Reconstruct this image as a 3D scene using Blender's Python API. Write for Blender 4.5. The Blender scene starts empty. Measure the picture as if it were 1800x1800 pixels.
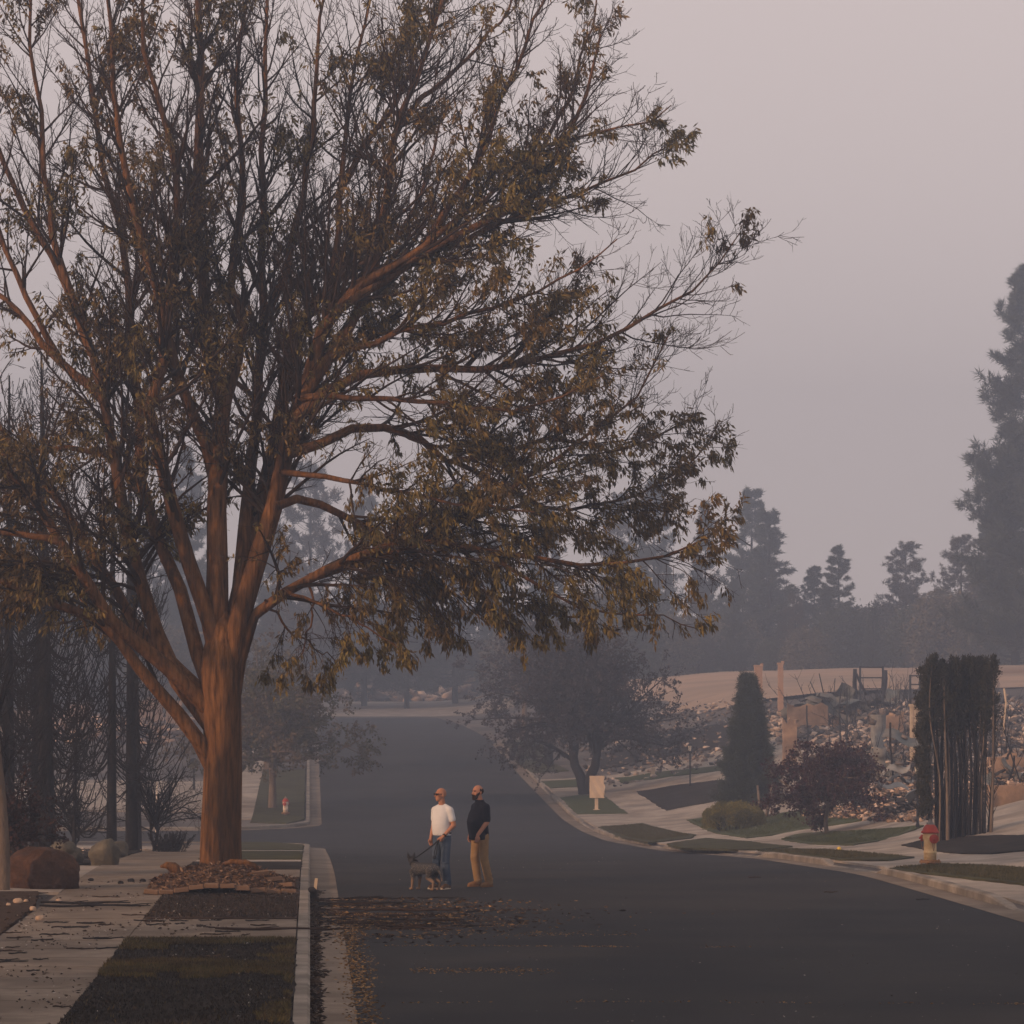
import bpy, bmesh, math, random
import numpy as np
from mathutils import Vector, Matrix, noise as mnoise

# ------------------------------------------------------------------ camera, sky, sun, exposure
SC = bpy.context.scene
COL = SC.collection
F, VX, HY, CZ = 6000.0, 545.0, 1250.0, 3.15      # focal length in photo pixels, vanishing point, eye height
cam = bpy.data.cameras.new('camera'); camo = bpy.data.objects.new('camera', cam); COL.objects.link(camo)
cam.sensor_width = 36.0; cam.lens = F / 1800.0 * 36.0
cam.shift_x = (900 - VX) / 1800.0; cam.shift_y = (HY - 900) / 1800.0
cam.clip_start = 0.5; cam.clip_end = 6000
camo.location = (0, 0, CZ); camo.rotation_euler = (math.radians(90), 0, 0)
SC.camera = camo

SUN_AZ, SUN_EL = math.radians(57), math.radians(17)      # to the left of and behind the camera
sdir = Vector((-math.sin(SUN_AZ) * math.cos(SUN_EL), -math.cos(SUN_AZ) * math.cos(SUN_EL), math.sin(SUN_EL)))
W = bpy.data.worlds.new('World'); SC.world = W; W.use_nodes = True
nt = W.node_tree; nt.nodes.clear()
wo = nt.nodes.new('ShaderNodeOutputWorld'); bg = nt.nodes.new('ShaderNodeBackground'); sky = nt.nodes.new('ShaderNodeTexSky')
sky.sky_type = 'NISHITA'; sky.sun_disc = False; sky.sun_elevation = SUN_EL; sky.sun_rotation = math.atan2(sdir.x, sdir.y)
sky.air_density = 1.0; sky.dust_density = 6.0; sky.ozone_density = 1.0
mix = nt.nodes.new('ShaderNodeMixRGB'); mix.inputs[0].default_value = 0.94      # the sky seen through an even layer of smoke
mix.inputs[2].default_value = (9.6, 8.0, 7.6, 1)
nt.links.new(sky.outputs[0], mix.inputs[1]); nt.links.new(mix.outputs[0], bg.inputs[0])
bg.inputs[1].default_value = 0.1; nt.links.new(bg.outputs[0], wo.inputs[0])
sl = bpy.data.lights.new('sun', 'SUN'); so = bpy.data.objects.new('sun', sl); COL.objects.link(so)
sl.energy = 4.3; sl.angle = math.radians(2.0); sl.color = (1.0, 0.58, 0.33)
so.rotation_euler = sdir.to_track_quat('Z', 'Y').to_euler(); so.location = (-30, -30, 40)
SC.view_settings.view_transform = 'Standard'; SC.view_settings.look = 'None'
SC.view_settings.exposure = -0.25; SC.view_settings.gamma = 1.0
SC.cycles.use_denoising = True
SC.cycles.max_bounces = 6; SC.cycles.diffuse_bounces = 3; SC.cycles.glossy_bounces = 2; SC.cycles.transmission_bounces = 4
SC.cycles.volume_bounces = 1; SC.cycles.transparent_max_bounces = 6
HAZE_DENSITY, HAZE_COLOR = 0.0026, (0.54, 0.63, 0.78)

rng = np.random.default_rng(7); random.seed(7)

# ------------------------------------------------------------------ helpers
def link(o, parent=None):
    COL.objects.link(o)
    if parent is not None: o.parent = parent
    return o
def tag(o, label=None, cat=None, group=None, kind=None):
    if label: o['label'] = label
    if cat: o['category'] = cat
    if group: o['group'] = group
    if kind: o['kind'] = kind
    return o
def thing(name, label, cat, loc=(0, 0, 0), rz=0, group=None):
    o = bpy.data.objects.new(name, None); o.empty_display_size = .2
    o.location = loc; o.rotation_euler = (0, 0, rz); link(o)
    return tag(o, label, cat, group)
def mesh_np(name, V, Fc, mat, parent=None, smooth=False, rnd=None):
    V = np.asarray(V, dtype=np.float32); Fc = np.asarray(Fc, dtype=np.int32)
    me = bpy.data.meshes.new(name); m, k = Fc.shape
    me.vertices.add(len(V)); me.vertices.foreach_set('co', V.ravel())
    me.loops.add(m * k); me.loops.foreach_set('vertex_index', Fc.ravel())
    me.polygons.add(m); me.polygons.foreach_set('loop_start', np.arange(0, m * k, k, dtype=np.int32))
    me.update(calc_edges=True)
    if smooth: me.polygons.foreach_set('use_smooth', np.ones(m, dtype=bool))
    if rnd is not None:
        at = me.attributes.new('rnd', 'FLOAT', 'FACE'); at.data.foreach_set('value', np.asarray(rnd, dtype=np.float32))
    me.validate()
    if mat: me.materials.append(mat)
    return link(bpy.data.objects.new(name, me), parent)
def obj(name, bm, mat, parent=None, smooth=False):
    me = bpy.data.meshes.new(name); bm.to_mesh(me); bm.free()
    if smooth:
        for p in me.polygons: p.use_smooth = True
    if mat: me.materials.append(mat)
    return link(bpy.data.objects.new(name, me), parent)
def nrm(a): return a / np.maximum(np.linalg.norm(a, axis=-1, keepdims=True), 1e-9)
def add_box(bm, c, s, rot=None):
    M = Matrix.Translation(c) @ (rot.to_4x4() if rot is not None else Matrix.Identity(4)) @ Matrix.Diagonal((s[0], s[1], s[2], 1))
    return bmesh.ops.create_cube(bm, size=1, matrix=M)['verts']
def rotm(rx, ry, rz): return Matrix.Rotation(rz, 3, 'Z') @ Matrix.Rotation(ry, 3, 'Y') @ Matrix.Rotation(rx, 3, 'X')
def add_lathe(bm, prof, n=20, c=(0, 0, 0), M=None):
    rings = []
    for r, z in prof:
        ring = []
        for i in range(n):
            a = 2 * math.pi * i / n
            p = Vector((r * math.cos(a), r * math.sin(a), z))
            if M is not None: p = M @ p
            ring.append(bm.verts.new(p + Vector(c)))
        rings.append(ring)
    for a, b in zip(rings, rings[1:]):
        for i in range(n): bm.faces.new((a[i], a[(i + 1) % n], b[(i + 1) % n], b[i]))
    bm.faces.new(rings[0][::-1]); bm.faces.new(rings[-1])
def add_tube(bm, pts, rad, n=8):
    pts = [Vector(p) for p in pts]; rings = []
    if not hasattr(rad, '__len__'): rad = [rad] * len(pts)
    for i, p in enumerate(pts):
        t = (pts[min(i + 1, len(pts) - 1)] - pts[max(i - 1, 0)]).normalized()
        u = t.cross(Vector((0.13, 0.97, 0.2))).normalized(); v = t.cross(u)
        rings.append([bm.verts.new(p + (u * math.cos(2 * math.pi * k / n) + v * math.sin(2 * math.pi * k / n)) * rad[i]) for k in range(n)])
    for a, b in zip(rings, rings[1:]):
        for k in range(n): bm.faces.new((a[k], a[(k + 1) % n], b[(k + 1) % n], b[k]))
    bm.faces.new(rings[0][::-1]); bm.faces.new(rings[-1])
def tubes_np(P, R, k):
    """P (B,n,3), R (B,n) -> verts, quads"""
    B, n, _ = P.shape
    T = np.empty_like(P); T[:, 1:-1] = P[:, 2:] - P[:, :-2]; T[:, 0] = P[:, 1] - P[:, 0]; T[:, -1] = P[:, -1] - P[:, -2]
    T = nrm(T); ref = np.where(np.abs(T[..., 2:3]) > .9, np.array([1., 0, 0]), np.array([0, 0, 1.]))
    ref[:] = ref[:, :1]
    U = nrm(np.cross(T, ref)); Vv = np.cross(T, U)
    a = np.arange(k) * 2 * math.pi / k
    V = P[:, :, None, :] + R[:, :, None, None] * (np.cos(a)[None, None, :, None] * U[:, :, None, :] + np.sin(a)[None, None, :, None] * Vv[:, :, None, :])
    idx = np.arange(B * n * k).reshape(B, n, k); nx = np.roll(idx, -1, axis=2)
    q = np.stack([idx[:, :-1], nx[:, :-1], nx[:, 1:], idx[:, 1:]], -1).reshape(-1, 4)
    return V.reshape(-1, 3), q
def join_np(parts):
    Vs, Fs, o = [], [], 0
    for V, f in parts:
        Vs.append(V); Fs.append(f + o); o += len(V)
    return np.concatenate(Vs), np.concatenate(Fs)
def leaves_np(pos, d, L, Wd, fold=.35):
    N = len(pos); d = nrm(d); s = nrm(np.cross(d, rng.normal(size=(N, 3)))); n = np.cross(d, s)
    L = L[:, None]; Wd = Wd[:, None]
    V = np.stack([pos, pos + d * L * .45 + s * Wd + n * fold * Wd, pos + d * L, pos + d * L * .45 - s * Wd + n * fold * Wd], 1).reshape(-1, 3)
    b = np.arange(N)[:, None] * 4
    Fc = np.stack([b + [0, 1, 2], b + [0, 2, 3]], 1).reshape(-1, 3)
    return V, Fc, np.repeat(rng.random(N), 2)

# ------------------------------------------------------------------ materials
MATS = {}
def nodes(name):
    m = bpy.data.materials.new(name); m.use_nodes = True; t = m.node_tree
    return m, t, t.nodes['Principled BSDF']
def mat(name, c1, c2=None, scale=4.0, rough=.85, bump=0.0, bscale=40.0, c3=None, scale2=.35, metal=0, stretch=None, detail=6, amt3=.5, spec=.06):
    if name in MATS: return MATS[name]
    m, t, p = nodes(name); L = t.links.new
    p.inputs['Roughness'].default_value = rough; p.inputs['Metallic'].default_value = metal; p.inputs['Specular IOR Level'].default_value = spec
    p.inputs['Base Color'].default_value = (*c1, 1)
    tc = t.nodes.new('ShaderNodeTexCoord'); src = tc.outputs['Object']
    if stretch:
        mp = t.nodes.new('ShaderNodeMapping'); mp.inputs['Scale'].default_value = stretch; L(src, mp.inputs['Vector']); src = mp.outputs[0]
    if c2 is not None:
        n = t.nodes.new('ShaderNodeTexNoise'); n.inputs['Scale'].default_value = scale; n.inputs['Detail'].default_value = detail; n.inputs['Roughness'].default_value = .65; L(src, n.inputs['Vector'])
        r = t.nodes.new('ShaderNodeValToRGB'); r.color_ramp.elements[0].position = .32; r.color_ramp.elements[1].position = .68
        r.color_ramp.elements[0].color = (*c1, 1); r.color_ramp.elements[1].color = (*c2, 1); L(n.outputs['Fac'], r.inputs[0]); out = r.outputs[0]
        if c3 is not None:
            n3 = t.nodes.new('ShaderNodeTexNoise'); n3.inputs['Scale'].default_value = scale2; n3.inputs['Detail'].default_value = 5; L(src, n3.inputs['Vector'])
            r3 = t.nodes.new('ShaderNodeValToRGB'); r3.color_ramp.elements[0].position = .5 - .12 * (1 if amt3 else 0); r3.color_ramp.elements[1].position = .62; L(n3.outputs['Fac'], r3.inputs[0])
            ml = t.nodes.new('ShaderNodeMath'); ml.operation = 'MULTIPLY'; ml.inputs[1].default_value = amt3; L(r3.outputs[0], ml.inputs[0])
            mx = t.nodes.new('ShaderNodeMixRGB'); mx.inputs[2].default_value = (*c3, 1); L(ml.outputs[0], mx.inputs[0]); L(out, mx.inputs[1]); out = mx.outputs[0]
        L(out, p.inputs['Base Color'])
    if bump:
        nb = t.nodes.new('ShaderNodeTexNoise'); nb.inputs['Scale'].default_value = bscale; nb.inputs['Detail'].default_value = 6; L(src, nb.inputs['Vector'])
        b = t.nodes.new('ShaderNodeBump'); b.inputs['Strength'].default_value = min(1, bump); b.inputs['Distance'].default_value = .03; L(nb.outputs['Fac'], b.inputs['Height']); L(b.outputs[0], p.inputs['Normal'])
    MATS[name] = m; return m
def leafmat(name, cols, trans=.25, rough=.65, noise_scale=.6, cols2=None):
    m, t, p = nodes(name); L = t.links.new
    at = t.nodes.new('ShaderNodeAttribute'); at.attribute_name = 'rnd'
    def ramp(cs):
        r = t.nodes.new('ShaderNodeValToRGB'); e = r.color_ramp.elements
        e[0].color = (*cs[0], 1); e[1].color = (*cs[-1], 1)
        for i, c in enumerate(cs[1:-1], 1):
            x = e.new(i / (len(cs) - 1)); x.color = (*c, 1)
        L(at.outputs['Fac'], r.inputs[0]); return r.outputs[0]
    out = ramp(cols)
    if cols2:
        tc = t.nodes.new('ShaderNodeTexCoord'); n = t.nodes.new('ShaderNodeTexNoise'); n.inputs['Scale'].default_value = noise_scale; n.inputs['Detail'].default_value = 2; L(tc.outputs['Object'], n.inputs['Vector'])
        r3 = t.nodes.new('ShaderNodeValToRGB'); r3.color_ramp.elements[0].position = .42; r3.color_ramp.elements[1].position = .58; L(n.outputs['Fac'], r3.inputs[0])
        mx = t.nodes.new('ShaderNodeMixRGB'); L(r3.outputs[0], mx.inputs[0]); L(out, mx.inputs[1]); L(ramp(cols2), mx.inputs[2]); out = mx.outputs[0]
    L(out, p.inputs['Base Color']); p.inputs['Roughness'].default_value = rough; p.inputs['Specular IOR Level'].default_value = .25
    if trans:
        tr = t.nodes.new('ShaderNodeBsdfTranslucent'); L(out, tr.inputs['Color']); ms = t.nodes.new('ShaderNodeMixShader'); ms.inputs[0].default_value = trans
        L(p.outputs[0], ms.inputs[1]); L(tr.outputs[0], ms.inputs[2]); L(ms.outputs[0], t.nodes['Material Output'].inputs['Surface'])
    return m

M_ASPH = mat('asphalt', (.018, .0185, .021), (.038, .038, .041), 60, .9, .6, 90, (.046, .044, .043), .35, amt3=.55, detail=8)
M_CONC = mat('concrete', (.265, .225, .187), (.39, .342, .290), 3.5, .9, .3, 60, (.165, .140, .117), .7, amt3=.75, detail=9)
M_CONCSHADE = mat('shaded_concrete', (.150, .121, .095), (.235, .193, .153), 3.5, .9, .3, 60, (.105, .083, .064), .7, amt3=.75, detail=9)  # concrete darkened and browned, the near pavement's shade put into its colour
M_CONC2 = mat('concrete_kerb', (.20, .175, .148), (.30, .268, .230), 4, .9, .35, 50, (.10, .088, .075), 1.1, amt3=.7, detail=9)
M_SOIL = mat('burnt_soil', (.006, .0055, .005), (.022, .017, .013), 9, .95, .8, 30, (.045, .036, .028), 1.3, amt3=.5)
M_BROWNSOIL = mat('brown_soil', (.016, .010, .007), (.055, .033, .021), 9, .95, .8, 30, (.085, .055, .036), 1.5, amt3=.4)
M_ASH = mat('ash_ground', (.085, .075, .068), (.17, .150, .135), 1.2, .95, .6, 12, (.035, .032, .032), .12, amt3=.8)
M_LAWN = mat('lawn_turf', (.040, .045, .018), (.085, .078, .034), 7, .95, .8, 60, (.030, .024, .016), .9, amt3=.65)
M_LAWNG = mat('green_turf', (.040, .055, .022), (.070, .085, .036), 9, .95, .8, 60, (.07, .062, .032), .8, amt3=.6)
M_MULCH = mat('mulch', (.06, .032, .017), (.16, .095, .055), 22, .95, 1.0, 45, (.030, .018, .012), 2.0, amt3=.5)
M_FIELD = mat('dry_field', (.32, .225, .165), (.45, .325, .235), 1.0, .95, .6, 6, (.22, .175, .14), .12, amt3=.6, stretch=(.35, 1, 1))
M_BARK = mat('tree_bark', (.040, .019, .009), (.27, .13, .050), 15, .9, 1.0, 26, (.030, .019, .013), 1.6, stretch=(1, 1, .13), amt3=.6, detail=9)
M_TWIG = mat('twig_bark', (.022, .015, .011), (.052, .032, .021), 5, .9)
M_CHAR = mat('charred_bark', (.010, .010, .011), (.032, .029, .029), 12, .9, .7, 40)
M_GREYBARK = mat('grey_bark', (.10, .078, .062), (.19, .145, .11), 8, .9, .8, 30, stretch=(1, 1, .3))

# ------------------------------------------------------------------ terrain
_kn = [(-400, -1), (20, 0), (60, 0), (66, -.01), (81, -.36), (104, -1.10), (123, -1.52), (134, -1.56), (144, -1.40), (170, -.25), (198, 1.16), (250, 2.15), (299, 2.55), (304, 2.66), (335, 4.0), (420, 4.6), (900, 7), (4000, 9)]
_ys = np.arange(-300, 4000, .5); _zs = np.interp(_ys, *zip(*_kn))
_g = np.exp(-np.linspace(-2, 2, 17) ** 2); _g /= _g.sum(); _zs = np.convolve(np.pad(_zs, 8, mode='edge'), _g, mode='valid')
def zr(Y): return np.interp(Y, _ys, _zs)
def zland(X, Y):
    X = np.asarray(X, float); Y = np.asarray(Y, float)
    side = np.interp(X, [11.3, 13.6, 15.5, 18, 24, 30, 45, 90, 300, 900], [0, .08, .28, .85, 2.4, 3.0, 3.4, 4.4, 7, 12])
    left = np.interp(-X, [6, 30, 100, 600], [0, .4, 1.6, 6])
    return zr(Y) + .13 + side + left
def px2w(px, py, Y): return Vector(((px - VX) * Y / F, Y, CZ - (py - HY) * Y / F))
def hit(px, py, lo=22, hi=420):
    Y = np.arange(lo, hi, .1); X = (px - VX) * Y / F
    ty = HY + F * (CZ - zland(X, Y)) / Y
    k = np.argmax(ty <= py)
    return float(X[k]), float(Y[k])
def wpt(px, py, dz=0):
    X, Y = hit(px, py); return Vector((X, Y, float(zland(X, Y)) + dz))

def drape(name, poly, zf, dz, material, label, step=1.2, thick=.06, jitter=0.0, kind='structure', parent=None):
    pts = []
    for i, a in enumerate(poly):
        b = poly[(i + 1) % len(poly)]; n = max(1, int(math.hypot(b[0] - a[0], b[1] - a[1]) / .35)) if jitter else 1
        for k in range(n):
            t = k / n; x = a[0] + (b[0] - a[0]) * t; y = a[1] + (b[1] - a[1]) * t
            if jitter:
                x += jitter * mnoise.noise((x * 2.1, y * 2.1, 3.3)) * 2; y += jitter * 2.0 * mnoise.noise((x * 1.7, y * 1.7, 9.1)) * 2
            pts.append((x, y))
    bm = bmesh.new(); vs = [bm.verts.new((x, y, 0)) for x, y in pts]; f = bm.faces.new(vs)
    bm.normal_update()
    if f.normal.z < 0: bmesh.ops.reverse_faces(bm, faces=[f])
    xs = [p[0] for p in pts]; ys = [p[1] for p in pts]
    for ax, lo, hi in ((0, min(xs), max(xs)), (1, min(ys), max(ys))):
        k = math.ceil(lo / step)
        while k * step < hi:
            co = [0, 0, 0]; no = [0, 0, 0]; co[ax] = k * step; no[ax] = 1
            bmesh.ops.bisect_plane(bm, geom=bm.verts[:] + bm.edges[:] + bm.faces[:], plane_co=co, plane_no=no, dist=1e-5); k += 1
    bmesh.ops.triangulate(bm, faces=bm.faces[:])
    for v in bm.verts: v.co.z = float(zf(v.co.x, v.co.y)) + dz
    if thick:
        be = [e for e in bm.edges if len(e.link_faces) == 1]
        r = bmesh.ops.extrude_edge_only(bm, edges=be)
        for v in r['geom']:
            if isinstance(v, bmesh.types.BMVert): v.co.z -= thick
    o = obj(name, bm, material, parent)
    if parent is None: tag(o, label, None, None, kind)
    return o

XR = 11.1            # road face of the far-side kerb
SY0, SY1 = 112.0, 134.0   # side street on the left
def ground():
    xs = sorted(set([-2500, -900, -400, -200, -120, -80, -60, -45, -34, -26, -20, -15, -11, -8, -6, -4, -2, -.3, -.12, 1, 6, XR - .1, XR + .22] + [12, 13.6, 15.5, 18, 21, 24, 27, 30, 34, 38, 42, 48, 55, 65, 80, 110, 160, 260, 500, 1000, 2600]))
    ys = [-200, -60, 0, 20, 35, 50, 60] + list(np.arange(64, 104, 4)) + [105.9, 106.1, 112, 120, 128, 136, 139.9, 140.1] + list(np.arange(144, 340, 4)) + [360, 400, 460, 550, 800, 1400, 4000]
    V = []
    for y in ys:
        for x in xs:
            if -.2 < x < XR + .1 and y < 300 or (x < 0 and 106 < y < 140): z = float(zr(y)) - .06
            else:
                z = float(zland(x, y)) - .03
                if y > 150 and abs(x) > 14: z += .25 * mnoise.noise((x * .08, y * .06, 0)) * min(1, (abs(x) - 14) / 10)
            V.append((x, y, z))
    nx = len(xs); Fc = [(j * nx + i, j * nx + i + 1, (j + 1) * nx + i + 1, (j + 1) * nx + i) for j in range(len(ys) - 1) for i in range(nx - 1)]
    tag(mesh_np('ground', V, Fc, M_ASH), 'grey ash covered ground reaching to the horizon', None, None, 'structure')
ground()

def road_sheet(name, x0, x1, y0, y1, dz, label, n=2):
    ys = np.arange(y0, y1 + .01, 1.0); xs = np.linspace(x0, x1, n)
    V = [(x, y, float(zr(y)) + dz) for y in ys for x in xs]
    Fc = [(j * n + i, j * n + i + 1, (j + 1) * n + i + 1, (j + 1) * n + i) for j in range(len(ys) - 1) for i in range(n - 1)]
    return tag(mesh_np(name, V, Fc, M_ASPH, smooth=True), label, None, None, 'structure')
road_sheet('road', -.05, XR + .05, -40, 299, 0, 'dark asphalt street dipping and climbing between two kerbs', 8)
road_sheet('side_street', -90, -.05, 106, 140, -.004, 'asphalt side street opening beside the planting strip', 12)

def arc(cx, cy, r, a0, a1, n=8): return [(cx + r * math.cos(math.radians(a0 + (a1 - a0) * i / n)), cy + r * math.sin(math.radians(a0 + (a1 - a0) * i / n))) for i in range(n + 1)]
R0 = 5.5
near_corner = arc(-R0, SY0 - R0, R0, 0, 90)            # ends of the kerb at the side street
far_corner = arc(-R0, SY1 + R0, R0, 270, 360)
# corner pads that lift the land up to kerb height round the side street
near_pad = drape('verge', [(-90, 105.8), (-.08, 105.8)] + [(x - .06, y - .04) for x, y in near_corner] + [(-90, SY0 - .04)], zland, -.02, M_ASH, 'raised corner of ground before the side street', 3, .3)
far_pad = drape('verge', [(-90, 140.2), (-90, SY1 + .04)] + [(x - .06, y + .04) for x, y in far_corner] + [(-.08, 140.2)], zland, -.02, M_ASH, 'raised corner of ground across the side street', 3, .3)

def kerb(name, path, land_side, label, gaps=(), gutter=.48, width=.17, height=.15):
    """path: polyline (x, y) along the road face; land_side +1 when the land lies to the left of travel"""
    pts = [Vector((x, y)) for x, y in path]
    dense = []
    for a, b in zip(pts, pts[1:]):
        n = max(1, int((b - a).length / 1.0))
        for i in range(n): dense.append(a + (b - a) * i / n)
    dense.append(pts[-1])
    norms = []
    for i, p in enumerate(dense):
        t = (dense[min(i + 1, len(dense) - 1)] - dense[max(i - 1, 0)]).normalized(); norms.append(Vector((-t.y, t.x)) * land_side)
    root = bpy.data.objects.new(name, None); link(root); tag(root, label, None, None, 'structure')
    i = 0; seg = 4
    while i < len(dense) - 1:
        j = min(i + seg, len(dense) - 1)
        bm = bmesh.new(); rings = []
        for k in range(i, j + 1):
            p, n = dense[k], norms[k]
            g = any(a <= p.y <= b for a, b in gaps); h = .035 if g else height
            for a, b in gaps:
                for e in (a, b):
                    if abs(p.y - e) < .75: h = min(h, .09)
            z = float(zr(p.y)); prof = [(0.0, -.10), (0.0, h - .03), (.03, h), (width, h), (width, -.10)]
            tt = Vector((n.y, -n.x)) * land_side * (.006 if k == i else -.006 if k == j else 0)
            rings.append([bm.verts.new((p.x + n.x * u + tt.x, p.y + n.y * u + tt.y, z + v)) for u, v in prof])
        for a, b in zip(rings, rings[1:]):
            for q in range(4): bm.faces.new((a[q], a[q + 1], b[q + 1], b[q]))
        bm.faces.new(rings[0]); bm.faces.new(rings[-1][::-1]); bmesh.ops.recalc_face_normals(bm, faces=bm.faces[:])
        obj('kerb_section', bm, M_CONC2, root); i = j
    V, Fc = [], []
    for p, n in zip(dense, norms):
        z = float(zr(p.y)); V += [(p.x, p.y, z + .012), (p.x - n.x * gutter, p.y - n.y * gutter, z + .006)]
    for k in range(len(dense) - 1): Fc.append((2 * k, 2 * k + 1, 2 * k + 3, 2 * k + 2))
    mesh_np('gutter_pan', V, Fc, M_CONCSHADE, root)
    return root
kerb('kerb', [(0, -5), (0, SY0 - R0)] + near_corner[1:] + [(-60, SY0)], 1, 'pale concrete kerb beside the big leafy tree')
kerb('kerb', [(-60, SY1), (-R0, SY1)] + far_corner[1:] + [(0, 296)], 1, 'concrete kerb rounding the corner by the smaller hydrant')
R_GAPS = ((44, 54.6), (67, 73), (84.5, 92.5), (107.5, 112), (134, 140), (158, 163))
kerb('kerb', [(XR, -5), (XR, 200)] + arc(XR + 6, 200, 6, 180, 90)[1:] + [(60, 206)], -1, 'concrete kerb broken by driveway aprons across the street', R_GAPS)

# left pavement: slabs with recessed joints
def slab_run(name, label, x0, x1, y0, y1, step, mat_, dz=.012, gap=.014):
    root = bpy.data.objects.new(name, None); link(root); tag(root, label, None, None, 'structure')
    y = y0
    while y < y1 - .05:
        e = min(y + step, y1); bm = bmesh.new()
        t = rng.uniform(-.004, .004)
        c = [(x0, y + gap), (x1, y + gap), (x1, e - gap), (x0, e - gap)]
        top = [bm.verts.new((a, b, float(zland(a, b)) + dz + t)) for a, b in c]; bot = [bm.verts.new((a, b, float(zland(a, b)) - .08)) for a, b in c]
        bm.faces.new(top)
        for i in range(4): bm.faces.new((bot[i], bot[(i + 1) % 4], top[(i + 1) % 4], top[i]))
        obj('slab', bm, mat_, root); y = e
    return root
SX0, SX1 = -4.15, -2.42     # pavement edges
slab_run('sidewalk', 'concrete slab pavement running past the big leafy tree', SX0, SX1, 20, 106, 1.55, M_CONCSHADE)
slab_run('path', 'wide concrete crossing slab between two burnt verge beds', SX1 + .012, -.19, 44.9, 49.4, 2.3, M_CONCSHADE)
slab_run('path', 'narrow concrete crossing slab just beyond the mulch mound', SX1 + .012, -.19, 61.9, 65.0, 3.1, M_CONCSHADE)
slab_run('path', 'thin concrete strip between two burnt verge squares', SX1 + .012, -.19, 70.6, 73.2, 2.6, M_CONC)
slab_run('path', 'concrete strip before the verge end at the side street', SX1 + .012, -.19, 85, 89, 2, M_CONC)
slab_run('driveway', 'pale concrete driveway beside the red boulder', -13, SX0 - .012, 56.6, 67.5, 5.4, M_CONC)
slab_run('driveway', 'concrete driveway behind the charred conifers', -14, SX0 - .012, 92, 101, 4.5, M_CONC)
def rect(x0, x1, y0, y1): return [(x0, y0), (x1, y0), (x1, y1), (x0, y1)]
drape('lawn', rect(SX1 + .02, -.18, 18, 44.8), zland, .03, M_SOIL, 'burnt black verge bed edged with yellow grass', .9, .06, .03)
drape('soil_bed', rect(SX1 + .02, -.18, 49.5, 61.8), zland, .02, M_BROWNSOIL, 'dark soil bed around the big tree mound', .9, .06, .02)
drape('lawn', rect(SX1 + .02, -.18, 65.1, 70.5), zland, .03, M_SOIL, 'burnt black verge square beyond the big tree', .9, .06, .03)
drape('lawn', rect(SX1 + .02, -.18, 73.3, 84.9), zland, .03, M_LAWN, 'brownish verge square between two concrete strips', .9, .06, .03)
drape('lawn', [(SX1 + .02, 89.1), (-.2, 89.1), (-.2, 105.9), (-1.2, 110), (SX1 + .02, 110.8)], zland, .03, M_LAWN, 'half burnt verge end at the side street corner', .9, .06, .03)
drape('soil_bed', [(-30, 16), (SX0 - .03, 16), (SX0 - .03, 49.5), (SX0 - .1, 53), (SX0 - .35, 56.5), (-30, 56.5)], zland, .04, M_BROWNSOIL, 'charred garden bed below the red boulder', .9, .06, .05)
drape('soil_bed', [(-12, 67.6), (SX0 - .5, 67.6), (SX0 - .03, 69.5), (SX0 - .03, 71.2), (-5.2, 72.4), (-12, 71)], zland, .04, M_SOIL, 'black burnt strip under the grey boulder', .9, .06, .05)
drape('soil_bed', [(-16, 76), (-5.0, 76), (SX0 - .03, 79), (SX0 - .03, 84), (-5.0, 90), (-16, 90)], zland, .04, M_SOIL, 'burnt bed around the feet of the charred conifers', .9, .06, .06)
drape('lawn', [(SX1 + .02, 141), (SX1 + .02, 138.2), (-1.0, 137.2), (-.25, 140.5), (-.25, 175), (SX1 + .02, 175)], zland, .03, M_LAWN, 'dull lawn corner with a small tree and hydrant', 1.2, .06, .03)
slab_run('sidewalk', 'pavement slabs across the side street', SX0, SX1, 141, 240, 3, M_CONC)
slab_run('driveway', 'wide pale driveway across the side street', -40, SX0 - .012, 146, 166, 5, M_CONC)

# right side: concrete drive sheets with beds and lawns laid out on them
drape('driveway', rect(XR + .18, 30, 40, 168), zland, -.004, M_CONC, 'pale concrete drives and pavement rising from the far kerb', 1.5, .05)
def img_patch(name, pts, material, label, dz=.03, jitter=.05): return drape(name, [hit(*p) for p in pts], zland, dz, material, label, .9, .06, jitter)
img_patch('lawn', [(1562, 1528), (1650, 1520), (1760, 1524), (1830, 1530), (1830, 1562), (1760, 1552), (1660, 1541), (1590, 1533)], M_LAWN, 'patchy verge under the red topped hydrant')
img_patch('soil_bed', [(1585, 1487), (1630, 1474), (1680, 1473), (1760, 1470), (1850, 1468), (1850, 1492), (1740, 1502), (1690, 1502), (1640, 1497)], M_SOIL, 'black mulch bed under the burnt columnar hedge')
img_patch('lawn', [(1372, 1476), (1400, 1467), (1455, 1463), (1560, 1457), (1625, 1452), (1600, 1463), (1540, 1480), (1495, 1487), (1420, 1484)], M_LAWNG, 'green island of lawn under the purple maple')
img_patch('lawn', [(1333, 1496), (1380, 1492), (1450, 1495), (1520, 1502), (1610, 1508), (1560, 1514), (1480, 1513), (1400, 1504)], M_LAWN, 'lens shaped brown verge with a yellow ball')
img_patch('lawn', [(1208, 1442), (1250, 1434), (1330, 1436), (1450, 1418), (1560, 1412), (1630, 1418), (1500, 1446), (1400, 1461), (1315, 1474), (1262, 1466)], M_LAWNG, 'sloping green lawn around the golden hedge')
img_patch('lawn', [(1052, 1455), (1130, 1448), (1222, 1468), (1215, 1474), (1140, 1482), (1090, 1472)], M_LAWN, 'olive verge lawn below the covered sign')
img_patch('lawn', [(1172, 1484), (1240, 1474), (1320, 1480), (1395, 1489), (1330, 1495), (1200, 1492)], M_LAWN, 'flat olive verge lawn beside a driveway apron')
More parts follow.
